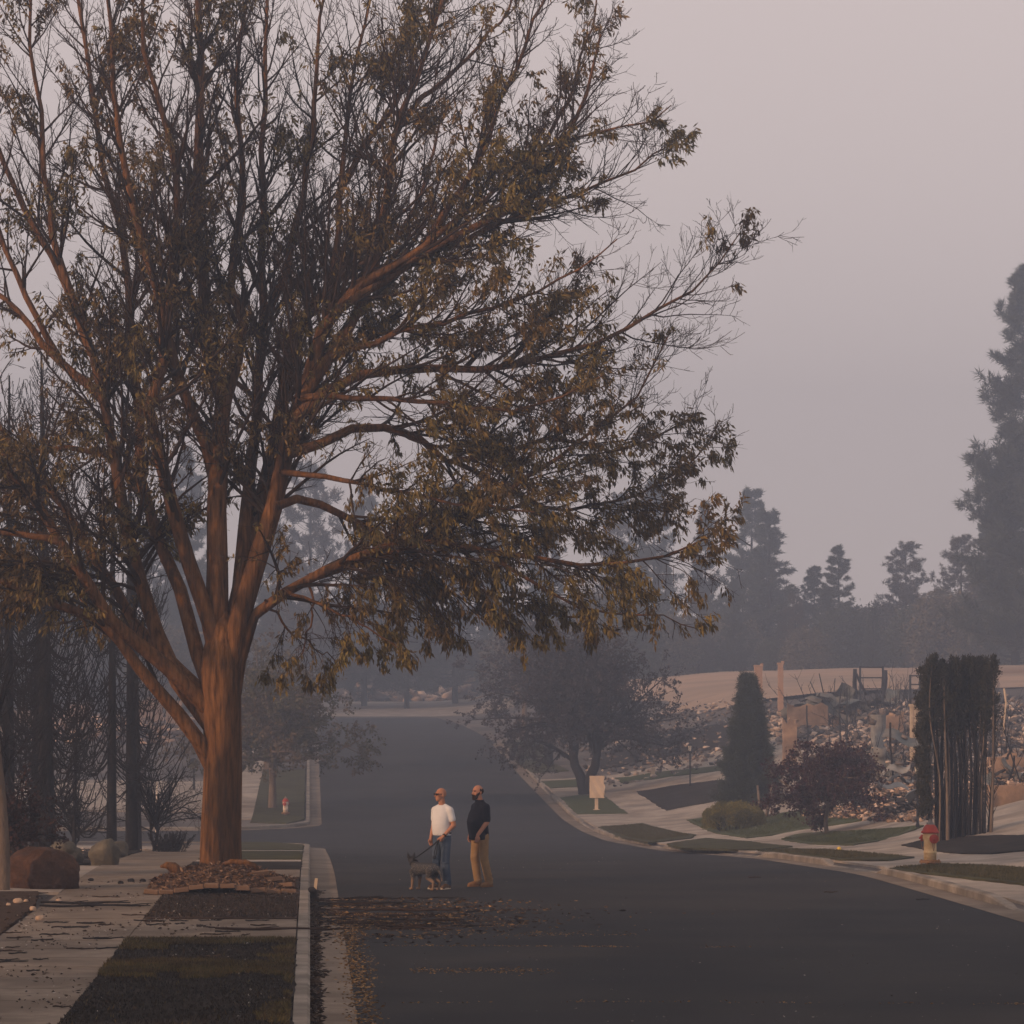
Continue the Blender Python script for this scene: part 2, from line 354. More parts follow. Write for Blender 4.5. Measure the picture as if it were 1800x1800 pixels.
img_patch('soil_bed', [(1118, 1392), (1180, 1382), (1262, 1372), (1300, 1372), (1300, 1400), (1210, 1418), (1172, 1425)], M_SOIL, 'dark mulch bed below the middle lamp post')
img_patch('lawn', [(1080, 1368), (1150, 1358), (1290, 1344), (1290, 1352), (1180, 1365), (1095, 1377)], M_LAWNG, 'narrow green grass strip between two driveways')
img_patch('lawn', [(985, 1403), (1020, 1398), (1062, 1400), (1102, 1430), (1015, 1432)], M_LAWNG, 'grass square under the covered sign')
img_patch('lawn', [(952, 1374), (1020, 1370), (1022, 1383), (968, 1386)], M_LAWNG, 'small grass square beside the dark round tree')
img_patch('lawn', [(905, 1338), (955, 1334), (1000, 1355), (932, 1358)], M_LAWN, 'dull grass square under the second dark tree')
img_patch('lawn', [(886, 1304), (950, 1298), (962, 1330), (905, 1334)], M_LAWN, 'dull grass at the far street corner')
img_patch('soil_bed', [(1060, 1352), (1150, 1332), (1290, 1312), (1290, 1270), (1150, 1290), (1040, 1330)], M_SOIL, 'burnt garden slope behind the dark round tree', .05, .1)
# far end of the street and the dry bank behind the ruins
drape('driveway', rect(-14, XR + 8, 300.5, 334), zland, .0, M_CONC, 'sunlit concrete forecourt at the head of the street', 3, .1)
def bank():
    xs = np.arange(19, 120, 2.0); ys = np.arange(194, 292, 2.0); V = []
    for y in ys:
        for x in xs:
            t = max(0, min(1, (y - 210) / 56)); e = min(1, (x - 19) / 6)
            z = float(zland(x, y)) - .3 + e * (.45 + .55 * t * t * (3 - 2 * t)) + .18 * mnoise.noise((x * .12, y * .1, 5)) * e
            if y > 268: z -= (y - 268) * .12
            V.append((x, y, z))
    n = len(xs); Fc = [(j * n + i, j * n + i + 1, (j + 1) * n + i + 1, (j + 1) * n + i) for j in range(len(ys) - 1) for i in range(n - 1)]
    tag(mesh_np('hill', V, Fc, M_FIELD, smooth=True), 'dry tan grass bank behind the ruined houses', None, None, 'structure')
bank()

# ------------------------------------------------------------------ tree growing
UP = np.array([0, 0, 1.0])
def resample(pts, rad, n):
    pts = np.array(pts, float); s = np.r_[0, np.cumsum(np.linalg.norm(np.diff(pts, axis=0), axis=1))]
    # Catmull-Rom through the points, then even spacing
    Pp = np.vstack([2 * pts[0] - pts[1], pts, 2 * pts[-1] - pts[-2]]); out = []
    for i in range(1, len(Pp) - 2):
        for t in np.linspace(0, 1, 9)[:-1]:
            a, b, c, d = Pp[i - 1], Pp[i], Pp[i + 1], Pp[i + 2]
            out.append(.5 * (2 * b + (c - a) * t + (2 * a - 5 * b + 4 * c - d) * t * t + (3 * b - a - 3 * c + d) * t ** 3))
    out.append(pts[-1]); out = np.array(out); q = np.r_[0, np.cumsum(np.linalg.norm(np.diff(out, axis=0), axis=1))]
    u = np.linspace(0, q[-1], n)
    P = np.stack([np.interp(u, q, out[:, k]) for k in range(3)], 1)
    R = rad[0] + (rad[1] - rad[0]) * np.linspace(0, 1, n) ** .75
    return P, R
def sample(P, R, b, t):
    n = P.shape[1]; x = np.clip(t * (n - 1), 0, n - 1.001); i = x.astype(int); f = (x - i)[:, None]
    p0, p1 = P[b, i], P[b, i + 1]
    return p0 + (p1 - p0) * f, nrm(p1 - p0), R[b, i] * (1 - f[:, 0]) + R[b, i + 1] * f[:, 0]
def spawn(P, R, per, trange, ang, lenf, n, grav, wig, rr, rmax, tip=.25):
    b = np.repeat(np.arange(len(P)), per); N = len(b)
    t = trange[0] + (trange[1] - trange[0]) * rng.random(N)
    pos, tan, rad = sample(P, R, b, t)
    perp = nrm(np.cross(tan, rng.normal(size=(N, 3)))); a = np.radians(rng.uniform(ang[0], ang[1], N))[:, None]
    d = nrm(tan * np.cos(a) + perp * np.sin(a)); L = lenf(b, t, pos)
    g = grav(pos) if callable(grav) else np.full(N, grav)
    Q = np.zeros((N, n, 3)); Q[:, 0] = pos
    for i in range(1, n):
        d = nrm(d + UP * (g / (n - 1))[:, None] + rng.normal(size=(N, 3)) * wig); Q[:, i] = Q[:, i - 1] + d * (L / (n - 1))[:, None]
    r0 = np.minimum(rad * rr, rmax); Rq = r0[:, None] * np.linspace(1, tip, n)[None]
    return Q, Rq, b, t, L
def cut(Q, keep, *a): return [Q[keep]] + [x[keep] for x in a]

M_LEAF = leafmat('ash_leaves', [(.055, .038, .009), (.145, .104, .021), (.23, .168, .034), (.10, .075, .020)], .15, .6, .45, [(.055, .034, .010), (.115, .070, .017), (.18, .112, .027), (.085, .056, .018)])

def big_tree():
    Y0 = 60.0; cx = 390
    def tr(pts, dy, r0, r1, n=14, y0=0.0):
        m = len(pts); w = []
        for i, (x, y) in enumerate(pts):
            f = i / (m - 1); w.append(px2w(x, y, Y0 + y0 + (dy - y0) * f ** 1.25))
        return resample(w, (r0, r1), n)
    L = []
    A = lambda *a, **k: L.append(tr(*a, **k))
    A([(372, 1345), (356, 1322), (309, 1249), (263, 1198), (211, 1121), (165, 1085), (101, 1054), (40, 1036), (-60, 1005), (-190, 940)], -1.6, .155, .03)
    A([(385, 1262), (351, 1225), (306, 1182), (254, 1136), (196, 1094), (155, 1024), (113, 958), (70, 888), (10, 820), (-90, 730), (-180, 600)], -2.2, .17, .03)
    A([(375, 1280), (335, 1225), (300, 1170), (284, 1133), (260, 1072), (238, 980), (218, 911), (202, 814), (187, 709), (163, 623), (110, 490), (58, 408), (-10, 250), (-60, 100)], 2.0, .17, .03)
    A([(385, 1250), (354, 1176), (331, 1086), (303, 997), (280, 950), (249, 853), (245, 736), (233, 639), (226, 467), (195, 350), (165, 180), (140, 20), (125, -120)], 3.0, .15, .025)
    A([(388, 1180), (373, 1078), (346, 1004), (319, 942), (292, 849), (272, 787), (262, 700), (290, 610), (272, 486), (253, 420), (215, 270), (205, 130), (185, -40)], -1.2, .17, .03)
    A([(392, 1200), (381, 1086), (383, 950), (381, 818), (389, 756), (393, 700), (365, 640), (358, 506), (346, 389), (350, 233), (354, 78), (350, -100)], .2, .24, .04)
    A([(380, 850), (362, 787), (334, 728), (307, 639), (290, 560), (315, 420), (300, 250), (255, 90), (250, -60)], -1.8, .13, .025, y0=.2)
    A([(388, 775), (400, 690), (425, 600), (410, 480), (430, 330), (415, 160), (430, 0), (440, -120)], 1.5, .11, .02, y0=.1)
    A([(400, 1200), (412, 1120), (436, 1039), (459, 950), (490, 853), (502, 794), (529, 697), (583, 552), (661, 486), (747, 440), (844, 395), (930, 350), (980, 290), (1039, 156), (1056, 60)], -1.2, .22, .02)
    A([(525, 705), (600, 600), (655, 480), (680, 330), (700, 218), (747, 97), (778, 0), (800, -110)], 1.2, .12, .02, y0=-.5)
    A([(415, 1100), (424, 989), (436, 892), (443, 775), (455, 697), (458, 583), (459, 389), (463, 233), (467, 78), (470, -90)], 2.5, .14, .025)
    A([(410, 1230), (420, 1176), (440, 1106), (467, 1055), (502, 1036), (545, 1016), (622, 981), (700, 957), (790, 955), (864, 970), (961, 982), (1039, 993), (1110, 986), (1190, 968), (1245, 945)], -1.3, .13, .015)
    A([(484, 890), (502, 880), (533, 876), (583, 896), (661, 934), (740, 980), (830, 1030), (930, 1070), (1040, 1085)], 1.6, .09, .015, y0=-.4)
    A([(500, 800), (583, 763), (650, 745), (728, 770), (800, 812), (891, 791), (980, 770), (1070, 790), (1150, 770), (1230, 725)], 2.2, .10, .012, y0=-.6)
    A([(545, 1016), (640, 985), (740, 950), (806, 912), (899, 861), (980, 807), (1039, 760), (1097, 717), (1140, 660), (1175, 590)], .6, .085, .012, y0=-.3)
    A([(515, 740), (590, 680), (681, 650), (780, 645), (883, 647), (960, 632), (1058, 597), (1136, 558), (1233, 498), (1270, 450), (1300, 410)], .8, .11, .010, y0=-.6)
    A([(661, 486), (747, 430), (850, 350), (960, 260), (1060, 230), (1150, 215), (1180, 185)], -1.0, .07, .01, y0=-.7)
    A([(583, 552), (700, 480), (844, 408), (980, 350), (1080, 320), (1150, 270), (1190, 250)], .6, .09, .01, y0=-.6)
    A([(800, 812), (880, 850), (980, 900), (1080, 880), (1160, 850), (1230, 800), (1265, 740)], 2.6, .05, .01, y0=1.0)
    A([(502, 794), (560, 640), (590, 480), (600, 300), (625, 130), (655, -20)], 1.8, .11, .02, y0=-.4)
    A([(700, 218), (790, 130), (870, 50), (930, -60)], 1.3, .06, .012, y0=.5)
    A([(187, 709), (110, 640), (40, 560), (-50, 480), (-160, 380)], 2.8, .10, .02, y0=1.3)
    A([(249, 853), (180, 800), (90, 790), (0, 800), (-120, 760)], 1.2, .08, .015, y0=1.6)
    A([(113, 958), (50, 940), (-30, 930), (-120, 900), (-230, 850)], -1.2, .07, .015, y0=-1.2)
    A([(583, 630), (680, 590), (800, 560), (930, 520), (1020, 470), (1085, 420)], -2.0, .07, .01, y0=-.6)
    A([(529, 700), (640, 700), (760, 705), (870, 722), (980, 700), (1060, 660)], -2.4, .07, .01, y0=-.6)
    A([(495, 830), (600, 842), (720, 870), (840, 885), (940, 900)], -2.6, .06, .01, y0=-.5)
    A([(560, 640), (640, 600), (720, 570), (800, 500), (860, 440)], 2.6, .06, .01, y0=.4)
    A([(502, 1036), (560, 1062), (640, 1098), (705, 1150)], -1.9, .035, .008, y0=-.4, n=14)
    A([(600, 990), (690, 1030), (770, 1085), (820, 1130)], .4, .035, .008, y0=-.4)
    A([(864, 970), (960, 1040), (1060, 1075), (1160, 1085), (1225, 1105)], -.9, .04, .008, y0=-.7)
    A([(545, 1016), (548, 1075), (532, 1130), (528, 1185)], -1.4, .03, .006, y0=-.4)
    A([(661, 934), (760, 1010), (850, 1085), (930, 1115)], 2.2, .035, .008, y0=.6)
    A([(467, 1055), (500, 1100), (560, 1140), (610, 1170)], 1.0, .03, .006, y0=-.3)
    A([(155, 1024), (140, 1070), (150, 1110)], -1.6, .03, .006, y0=-1.0)
    A([(747, 440), (830, 300), (890, 160), (940, 40), (975, -80)], -.2, .08, .015, y0=-.7)
    A([(600, 330), (690, 180), (760, 40), (820, -100)], 2.2, .07, .015, y0=1.0)
    A([(163, 623), (100, 430), (70, 240), (55, 60), (45, -90)], .6, .09, .02, y0=1.3)
    A([(110, 640), (20, 460), (-50, 280), (-100, 100)], 1.6, .07, .02, y0=1.8)
    A([(844, 395), (930, 300), (1000, 170), (1040, 60), (1050, -20)], 1.0, .06, .012, y0=-.8)
    A([(458, 583), (520, 420), (545, 260), (560, 90), (575, -70)], .5, .09, .02, y0=1.2)
    base = px2w(cx, 1557, Y0)
    # limbs leaning towards and away from the street view: turned copies of traced ones
    for src, ang, sc in ((8, 60, .95), (1, -55, .95)):
        P, R = L[src]; a = math.radians(ang); rel = P - np.array(base); rel0 = rel[0].copy()
        q = rel.copy(); q[:, 0] = (rel[:, 0] * math.cos(a) - rel[:, 1] * math.sin(a)) * sc; q[:, 1] = (rel[:, 0] * math.sin(a) + rel[:, 1] * math.cos(a)) * sc
        if src in (9, 15): q[:, :2] -= q[0, :2] * .9
        L.append((q + np.array(base), R * .9))
    P1 = np.array([p for p, r in L]); R1 = np.array([r for p, r in L])
    P1[:, 1:-1] += rng.normal(size=P1[:, 1:-1].shape) * .03
    o = np.array([base.x, base.y, 0])
    def dxz(p): return np.hypot(p[..., 0] - o[0], p[..., 1] - o[1]), p[..., 2]
    def zmin(p):
        r, _ = dxz(p); dx = p[..., 0] - o[0]
        lo_r = np.interp(r, [0, .6, 1.2, 2, 3.5, 6, 8.5, 9.6], [4.3, 3.9, 3.35, 3.4, 3.9, 4.35, 4.3, 6.0])
        lo_l = np.interp(r, [0, 2, 3, 8], [5.6, 5.0, 4.7, 4.6])
        return np.where(dx > .1, lo_r, lo_l)
    ln1 = np.linalg.norm(np.diff(P1, axis=1), axis=2).sum(1)
    grav1 = lambda p: np.interp(p[:, 2], [4, 5.5, 7.5, 10], [-1.1, -.5, .25, .75]) * np.interp(dxz(p)[0], [0, 8], [1, .6])
    len2 = lambda b, t, p: (.95 + 2.0 * (1 - t) ** .8) * rng.uniform(.55, 1.15, len(t)) * np.clip(ln1[b] / 8, .55, 1.1)
    P2, R2, b2, t2, L2 = spawn(P1, R1, np.maximum(8, (ln1 * np.where(P1[:, -1, 0] - base.x > 3.0, 5.2, 4.0)).astype(int)), (.2, 1), (22, 58), len2, 8, grav1, .09, .5, .045, .18)
    P2, R2, L2 = cut(P2, P2[:, -1, 2] > zmin(P2[:, -1]), R2, L2)
    P2 = np.concatenate([P2]); grav2 = lambda p: np.interp(p[:, 2], [4, 5.5, 7.5, 10], [-.9, -.4, .15, .45])
    len3 = lambda b, t, p: np.clip(L2[b] * .38, .3, .85) * rng.uniform(.5, 1.2, len(t)) * (1.15 - .6 * t)
    P3, R3, b3, t3, L3 = spawn(P2, R2, np.maximum(3, (L2 * 7.0).astype(int)), (.15, 1), (25, 60), len3, 5, grav2, .10, .55, .012, .35)
    P3, R3, L3 = cut(P3, P3[:, -1, 2] > zmin(P3[:, -1]) - .35, R3, L3)
    R3 = np.maximum(R3, .0042)
    len4 = lambda b, t, p: np.clip(L3[b] * .4, .10, .30) * rng.uniform(.5, 1.2, len(t))
    P4, R4, b4, t4, L4 = spawn(P3, R3, np.maximum(1, (L3 * 8.0).astype(int)), (.2, 1), (25, 60), len4, 3, .25, .10, .7, .005, .6)
    R4 = np.maximum(R4, .0030)
    root = thing('street_tree', 'large spreading tree with sparse olive brown leaves and bare upper twigs', 'tree', (base.x, base.y, 0))
    inv = -np.array([base.x, base.y, 0.0])
    # trunk with flare and ribs
    prof = [(1600, .52), (1566, .45), (1548, .41), (1520, .375), (1470, .355), (1400, .345), (1330, .335), (1270, .345), (1220, .36), (1180, .36), (1140, .31), (1100, .20), (1075, .10)]
    ns = 40; V = []; 
    for k in range(len(prof) * 3 - 2):
        f = k / 3; i = min(int(f), len(prof) - 2); u = f - i
        y = prof[i][0] * (1 - u) + prof[i + 1][0] * u; r = prof[i][1] * (1 - u) + prof[i + 1][1] * u
        c = px2w(390 + 2 * math.sin(y * .02), y, Y0)
        for s in range(ns):
            a = 2 * math.pi * s / ns
            fl = max(0, (y - 1500) / 100); rr = r * (1 + .035 * mnoise.noise((math.cos(a) * 2.2, math.sin(a) * 2.2, c.z * .5)) + fl * .30 * max(0, mnoise.noise((math.cos(a) * 1.6, math.sin(a) * 1.6, 7))) + .016 * mnoise.noise((math.cos(a) * 14, math.sin(a) * 14, c.z * 1.2)))
            V.append((c.x + rr * math.cos(a) - base.x, c.y + rr * math.sin(a) - base.y, c.z))
    nr = len(V) // ns; Fc = [(j * ns + i, j * ns + (i + 1) % ns, (j + 1) * ns + (i + 1) % ns, (j + 1) * ns + i) for j in range(nr - 1) for i in range(ns)]
    mesh_np('trunk', V, Fc, M_BARK, root, True)
    V, q = tubes_np(P1, R1, 12); mesh_np('limbs', V + inv, q, M_BARK, root, True)
    V, q = join_np([tubes_np(P2, R2, 6), tubes_np(P3, R3, 4), tubes_np(P4, R4, 3)]); tag(mesh_np('twigs', V + inv, q, M_TWIG, root, True), kind='stuff')
    # leaves: clustered, gone from the top and from the outermost tips
    def leafy(p):
        r, z = dxz(p); dx = p[:, 0] - o[0]
        pr = np.interp(z, [3.5, 6, 9, 11, 12.5, 14, 16], [1.02, .88, .70, .58, .44, .24, .08])
        pr = np.where((dx > 6.9) & (z > 8.7), pr * .12, pr)
        pr = np.where((dx > 2.5) & (z > 7.5) & (z < 13.5), pr * 1.15, pr)
        pr = np.where((dx < -3.5) & (z > 9), pr * .6, pr); pr = np.where(r < 2.2, pr * .75, pr); pr = np.where((dx < 2.0) & (z > 8), pr * .78, pr)
        k = np.array([mnoise.noise((x * .85, y * .85, zz * .85)) for x, y, zz in p])
        return pr, k
    pr, k = leafy(P3[:, -1]); keep = (k * 1.7 + .5 + rng.normal(size=len(k)) * .06) < pr - .08
    Pk, Lk = P3[keep], L3[keep]
    cnt = rng.poisson(19, len(Pk)).clip(4, 32); b = np.repeat(np.arange(len(Pk)), cnt); t = rng.uniform(.25, 1.0, len(b))
    pos, tan, _ = sample(Pk, np.ones(Pk.shape[:2]), b, t)
    d = tan * .45 + rng.normal(size=pos.shape) * .42 + np.array([0.05, 0, -.95])
    V, Fc, rnd = leaves_np(pos + rng.normal(size=pos.shape) * .035, d, rng.uniform(.08, .165, len(pos)), rng.uniform(.013, .026, len(pos)))
    tag(mesh_np('foliage', V + inv, Fc, M_LEAF, root, False, rnd), kind='stuff')
    big_tree.root = root
    print('big tree', len(P1), len(P2), len(P3), len(P4), 'leaves', len(pos))
big_tree()
def copy_tree(o, loc, rz, label, group, s=1.0):
    r = o.copy(); link(r); r.location = loc; r.rotation_euler = (0, 0, rz); r.scale = (s, s, s); r['label'] = label; r['group'] = group
    for c in list(o.children): c2 = c.copy(); link(c2); c2.parent = r
for (x, y, rz, s_) in ((-14.5, 31, 1.9, 1.0), (-12.5, 17, 3.6, .95), (-25, 20, 5.1, 1.0)):  # unseen copies of the big tree, added to shade pavement and near road
    copy_tree(big_tree.root, (x, y, float(zland(x, y)) - .1), rz, 'unseen copy of the spreading tree added to shade the pavement', 'shade trees added outside the view', s_)

# ------------------------------------------------------------------ other trees and shrubs
def broadleaf(name, label, base, height, rad, trunk_h, trunk_r, leaf_m, bark_m, stems=1, nl=13, leaf=(.07, .13), lw=.35, dens=12, per2=3.2, per3=4.5, skirt=.28, leafprob=1.0, group=None, cat='tree', flat=.8):
    b = Vector(base); root = thing(name, label, cat, b, 0, group)
    P, R = [], []
    for s in range(stems):
        a0 = rng.uniform(0, 6.28); lean = .0 if stems == 1 else .35
        top = np.array([math.cos(a0) * lean * trunk_h, math.sin(a0) * lean * trunk_h * .6, trunk_h])
        pts = [np.array([0, 0, -.25]) + rng.normal(size=3) * (0 if stems == 1 else .04), top * .45 + rng.normal(size=3) * .03, top, top + np.array([top[0] * .3, top[1] * .3, (height - trunk_h) * .45])]
        p, r = resample(pts, (trunk_r, trunk_r * .35), 10); V, q = tubes_np(p[None], r[None], 10); mesh_np('trunk', V, q, bark_m, root, True)
        for i in range(nl):
            a = 2 * math.pi * (i + rng.random() * .7) / nl; e = rng.uniform(.02, 1) ** .9
            tip = np.array([math.cos(a) * rad * math.cos(e * 1.45), math.sin(a) * rad * math.cos(e * 1.45), trunk_h + (height - trunk_h) * (skirt * .35 + (1 - skirt * .35) * math.sin(e * 1.5))]) * np.array([.92, .92, .92]) * rng.uniform(.82, 1.0)
            st = top * rng.uniform(.82, 1.05) + (0, 0, rng.uniform(0, .2) * (height - trunk_h))
            mid = st * .5 + tip * .5 + np.array([0, 0, .10 * height * (1 - e * .6)]) * .6 + rng.normal(size=3) * .06 * rad
            p, r = resample([st, mid, tip], (trunk_r * .42, .012), 10); P.append(p); R.append(r)
    P1, R1 = np.array(P), np.array(R); ln = np.linalg.norm(np.diff(P1, axis=1), axis=2).sum(1)
    P2, R2, _, _, L2 = spawn(P1, R1, np.maximum(5, (ln * per2).astype(int)), (.18, 1), (30, 70), lambda b, t, p: rad * .42 * rng.uniform(.5, 1.1, len(t)) * (1.1 - .6 * t), 6, .1, .12, .5, .04, .25)
    P3, R3, _, _, L3 = spawn(P2, R2, np.maximum(3, (L2 * per3).astype(int)), (.1, 1), (30, 75), lambda b, t, p: rad * .13 * rng.uniform(.5, 1.3, len(t)), 4, .1, .15, .6, .012, .5)
    R3 = np.maximum(R3, .005)
    V, q = join_np([tubes_np(P1, R1, 7), tubes_np(P2, R2, 5), tubes_np(P3, R3, 3)]); tag(mesh_np('branches', V, q, bark_m, root, True), kind='stuff')
    if dens:
        Pk = P3[rng.random(len(P3)) < leafprob]; cnt = rng.poisson(dens, len(Pk)); bb = np.repeat(np.arange(len(Pk)), cnt)
        pos, tan, _ = sample(Pk, np.ones(Pk.shape[:2]), bb, rng.uniform(.1, 1, len(bb)))
        Ls = rng.uniform(leaf[0], leaf[1], len(bb))
        V, f, rnd = leaves_np(pos + rng.normal(size=pos.shape) * .05, tan * .4 + rng.normal(size=pos.shape) * .7 + np.array([0, 0, -.35]), Ls, Ls * lw)
        tag(mesh_np('crown', V, f, leaf_m, root, False, rnd), kind='stuff')
    return root
M_DARKLEAF = leafmat('scorched_leaves', [(.020, .018, .020), (.038, .032, .034), (.055, .042, .040)], .1)
M_OLIVELEAF = leafmat('olive_leaves', [(.045, .045, .022), (.075, .070, .030), (.095, .080, .036)], .15, cols2=[(.07, .05, .025), (.10, .07, .032), (.13, .085, .04)], noise_scale=.5)
M_MAPLE = leafmat('maple_leaves', [(.022, .009, .014), (.040, .014, .020), (.060, .020, .026)], .15)
M_SPRUCE = leafmat('spruce_needles', [(.016, .022, .013), (.030, .040, .022), (.050, .058, .030)], .05)
M_PINE = leafmat('pine_needles', [(.020, .028, .020), (.038, .048, .032), (.060, .068, .042)], .05)
M_PINEBROWN = leafmat('browned_needles', [(.040, .034, .024), (.065, .052, .034), (.085, .068, .044)], .05)
M_GOLD = leafmat('golden_hedge', [(.10, .095, .018), (.19, .165, .030), (.28, .225, .042)], .15, cols2=[(.05, .055, .015), (.10, .095, .025), (.15, .13, .032)], noise_scale=1.6)
M_ARB = leafmat('scorched_arborvitae', [(.010, .012, .008), (.022, .024, .012), (.048, .040, .018)], .05)
M_BROWNLEAF = leafmat('brown_leaves', [(.018, .008, .006), (.034, .013, .010), (.052, .020, .014)], .1)

broadleaf('street_tree', 'dark round headed tree with scorched leaves behind the covered sign', wpt(1030, 1396), 8.4, 5.6, 1.6, .30, M_DARKLEAF, M_CHAR, stems=2, nl=16, leaf=(.09, .16), dens=15, per2=3.2, per3=4.2, skirt=.0)
broadleaf('street_tree', 'scorched tree with a reddish trunk behind the dark round headed tree', wpt(965, 1344), 8.0, 5.0, 1.9, .28, M_DARKLEAF, M_CHAR, nl=18, leaf=(.11, .18), dens=14, per2=2.6, per3=3.6, skirt=.05)
broadleaf('street_tree', 'grey leaved tree at the far street corner', wpt(922, 1301), 7.8, 4.8, 2.2, .24, M_DARKLEAF, M_GREYBARK, nl=16, leaf=(.12, .2), dens=13, per2=2.4, per3=3.0, skirt=.1)
broadleaf('street_tree', 'round olive green tree beside the smaller hydrant', wpt(478, 1421), 6.6, 5.0, 1.9, .22, M_OLIVELEAF, M_GREYBARK, nl=22, leaf=(.10, .18), dens=17, per2=3.0, per3=4.2, skirt=.0)
broadleaf('street_tree', 'hazy olive tree beyond the round olive one along the kerb', wpt(470, 1352), 7.5, 4.8, 2.2, .24, M_OLIVELEAF, M_GREYBARK, nl=18, leaf=(.13, .22), dens=14, per2=2.0, per3=3.0, skirt=.05)
bx = wpt(1455, 1466)
broadleaf('maple_tree', 'small purple leaved maple on the lawn island', bx, 3.2, 2.4, .85, .085, M_MAPLE, M_GREYBARK, nl=26, leaf=(.055, .10), lw=.5, dens=15, per2=5, per3=8, skirt=.05)
sh = wpt(1262, 1440)
# bare reddish shrub by the boulder and bare shrub by the charred conifers
broadleaf('scorched_shrub', 'dark reddish brown shrub hung with dead leaves behind the red boulder', Vector((-5.4, 62.5, float(zland(-5.4, 62.5)))), 2.1, 1.15, .35, .05, M_BROWNLEAF, M_CHAR, stems=3, nl=8, leaf=(.05, .09), lw=.4, dens=8, per2=5, per3=7, cat='shrub', skirt=.0)
broadleaf('bare_shrub', 'leafless grey shrub with a rounded head of fine twigs', Vector((-3.95, 86.5, float(zland(-3.95, 86.5)))), 2.7, 1.7, .45, .05, M_BROWNLEAF, M_CHAR, stems=3, nl=11, dens=0, per2=6, per3=9, cat='shrub')
broadleaf('bare_shrub', 'low dark leafless shrub between charred trunks', Vector((-5.8, 84, float(zland(-5.8, 84)))), 2.0, 1.3, .3, .04, M_BROWNLEAF, M_CHAR, stems=3, nl=9, dens=0, per2=6, per3=9, cat='shrub')

def charred_conifer(label, base, height, r, spread, nb, seed, zlo=.12, low_skirt=1.0):
    b = Vector(base); root = thing('charred_conifer', label, 'tree', b, 0, 'burnt conifers in the garden')
    lean = rng.normal(size=2) * .012
    pts = [(0, 0, -.3), (lean[0] * height * .5, lean[1] * height * .5, height * .5), (lean[0] * height, lean[1] * height, height)]
    p, rr = resample(pts, (r, .02), 16); rr[:] = r * np.linspace(1.08, .12, 16); V, q = tubes_np(p[None], rr[None], 12); mesh_np('trunk', V, q, M_CHAR, root, True)
    u = rng.uniform(zlo, .98, nb); a = rng.uniform(0, 6.283, nb)
    Lb = spread * (1 - u) ** .6 * rng.uniform(.6, 1.1, nb) * np.interp(u, [0, .3], [low_skirt, 1]) + .15
    n = 9; t = np.linspace(0, 1, n)[None]
    drop = rng.uniform(.22, .55, nb)[:, None]; rise = rng.uniform(.45, 1.0, nb)[:, None]
    rad = Lb[:, None] * np.sin(t * 1.35) / math.sin(1.35); zz = Lb[:, None] * (-drop * np.sin(np.minimum(t * 1.4, 1) * math.pi) * 1.0 + rise * t ** 3)
    az = a[:, None] + (t * rng.normal(size=(nb, 1)) * .35)
    P = np.stack([rad * np.cos(az), rad * np.sin(az), u[:, None] * height + zz], -1)
    R = np.maximum(.020 * (Lb[:, None] / spread) ** .5 * np.linspace(1, .4, n)[None], .008)
    P3, R3, _, _, _ = spawn(P, R, np.full(nb, 5), (.3, 1), (25, 60), lambda b_, t_, p_: Lb[b_] * .28 * rng.uniform(.5, 1.2, len(t_)), 4, .5, .1, .8, .008, .6)
    V, q = join_np([tubes_np(P, R, 4), tubes_np(P3, np.maximum(R3, .0055), 3)]); tag(mesh_np('branches', V, q, M_CHAR, root, True), kind='stuff')
    return root
def gl(x, y, dz=0): return Vector((x, y, float(zland(x, y)) + dz))
def at(px, Y, dz=0): return gl((px - VX) * Y / F, Y, dz)
charred_conifer('tall charred conifer with a thick trunk and drooping hooked branches', at(83, 78), 11.5, .20, 1.75, 330, 1)
charred_conifer('black conifer trunk beside the frame of drooping twigs', at(14, 74), 10.5, .15, 1.5, 260, 2)
charred_conifer('slender charred conifer with sparse thin hooked branches', at(196, 84), 12.0, .125, 1.45, 150, 3, .18)
charred_conifer('charred conifer with a scorched orange patch at its foot', at(232, 86), 11.0, .16, 1.5, 130, 4, .16)
charred_conifer('thin charred conifer close behind the orange patched one', at(243, 91), 9.5, .10, 1.1, 110, 5, .2)
charred_conifer('charred conifer almost merged with the thick trunked one', at(62, 84), 10.5, .15, 1.6, 240, 6)
charred_conifer('short thin charred conifer pole above the reddish shrub', at(130, 80), 4.5, .055, .8, 60, 7)

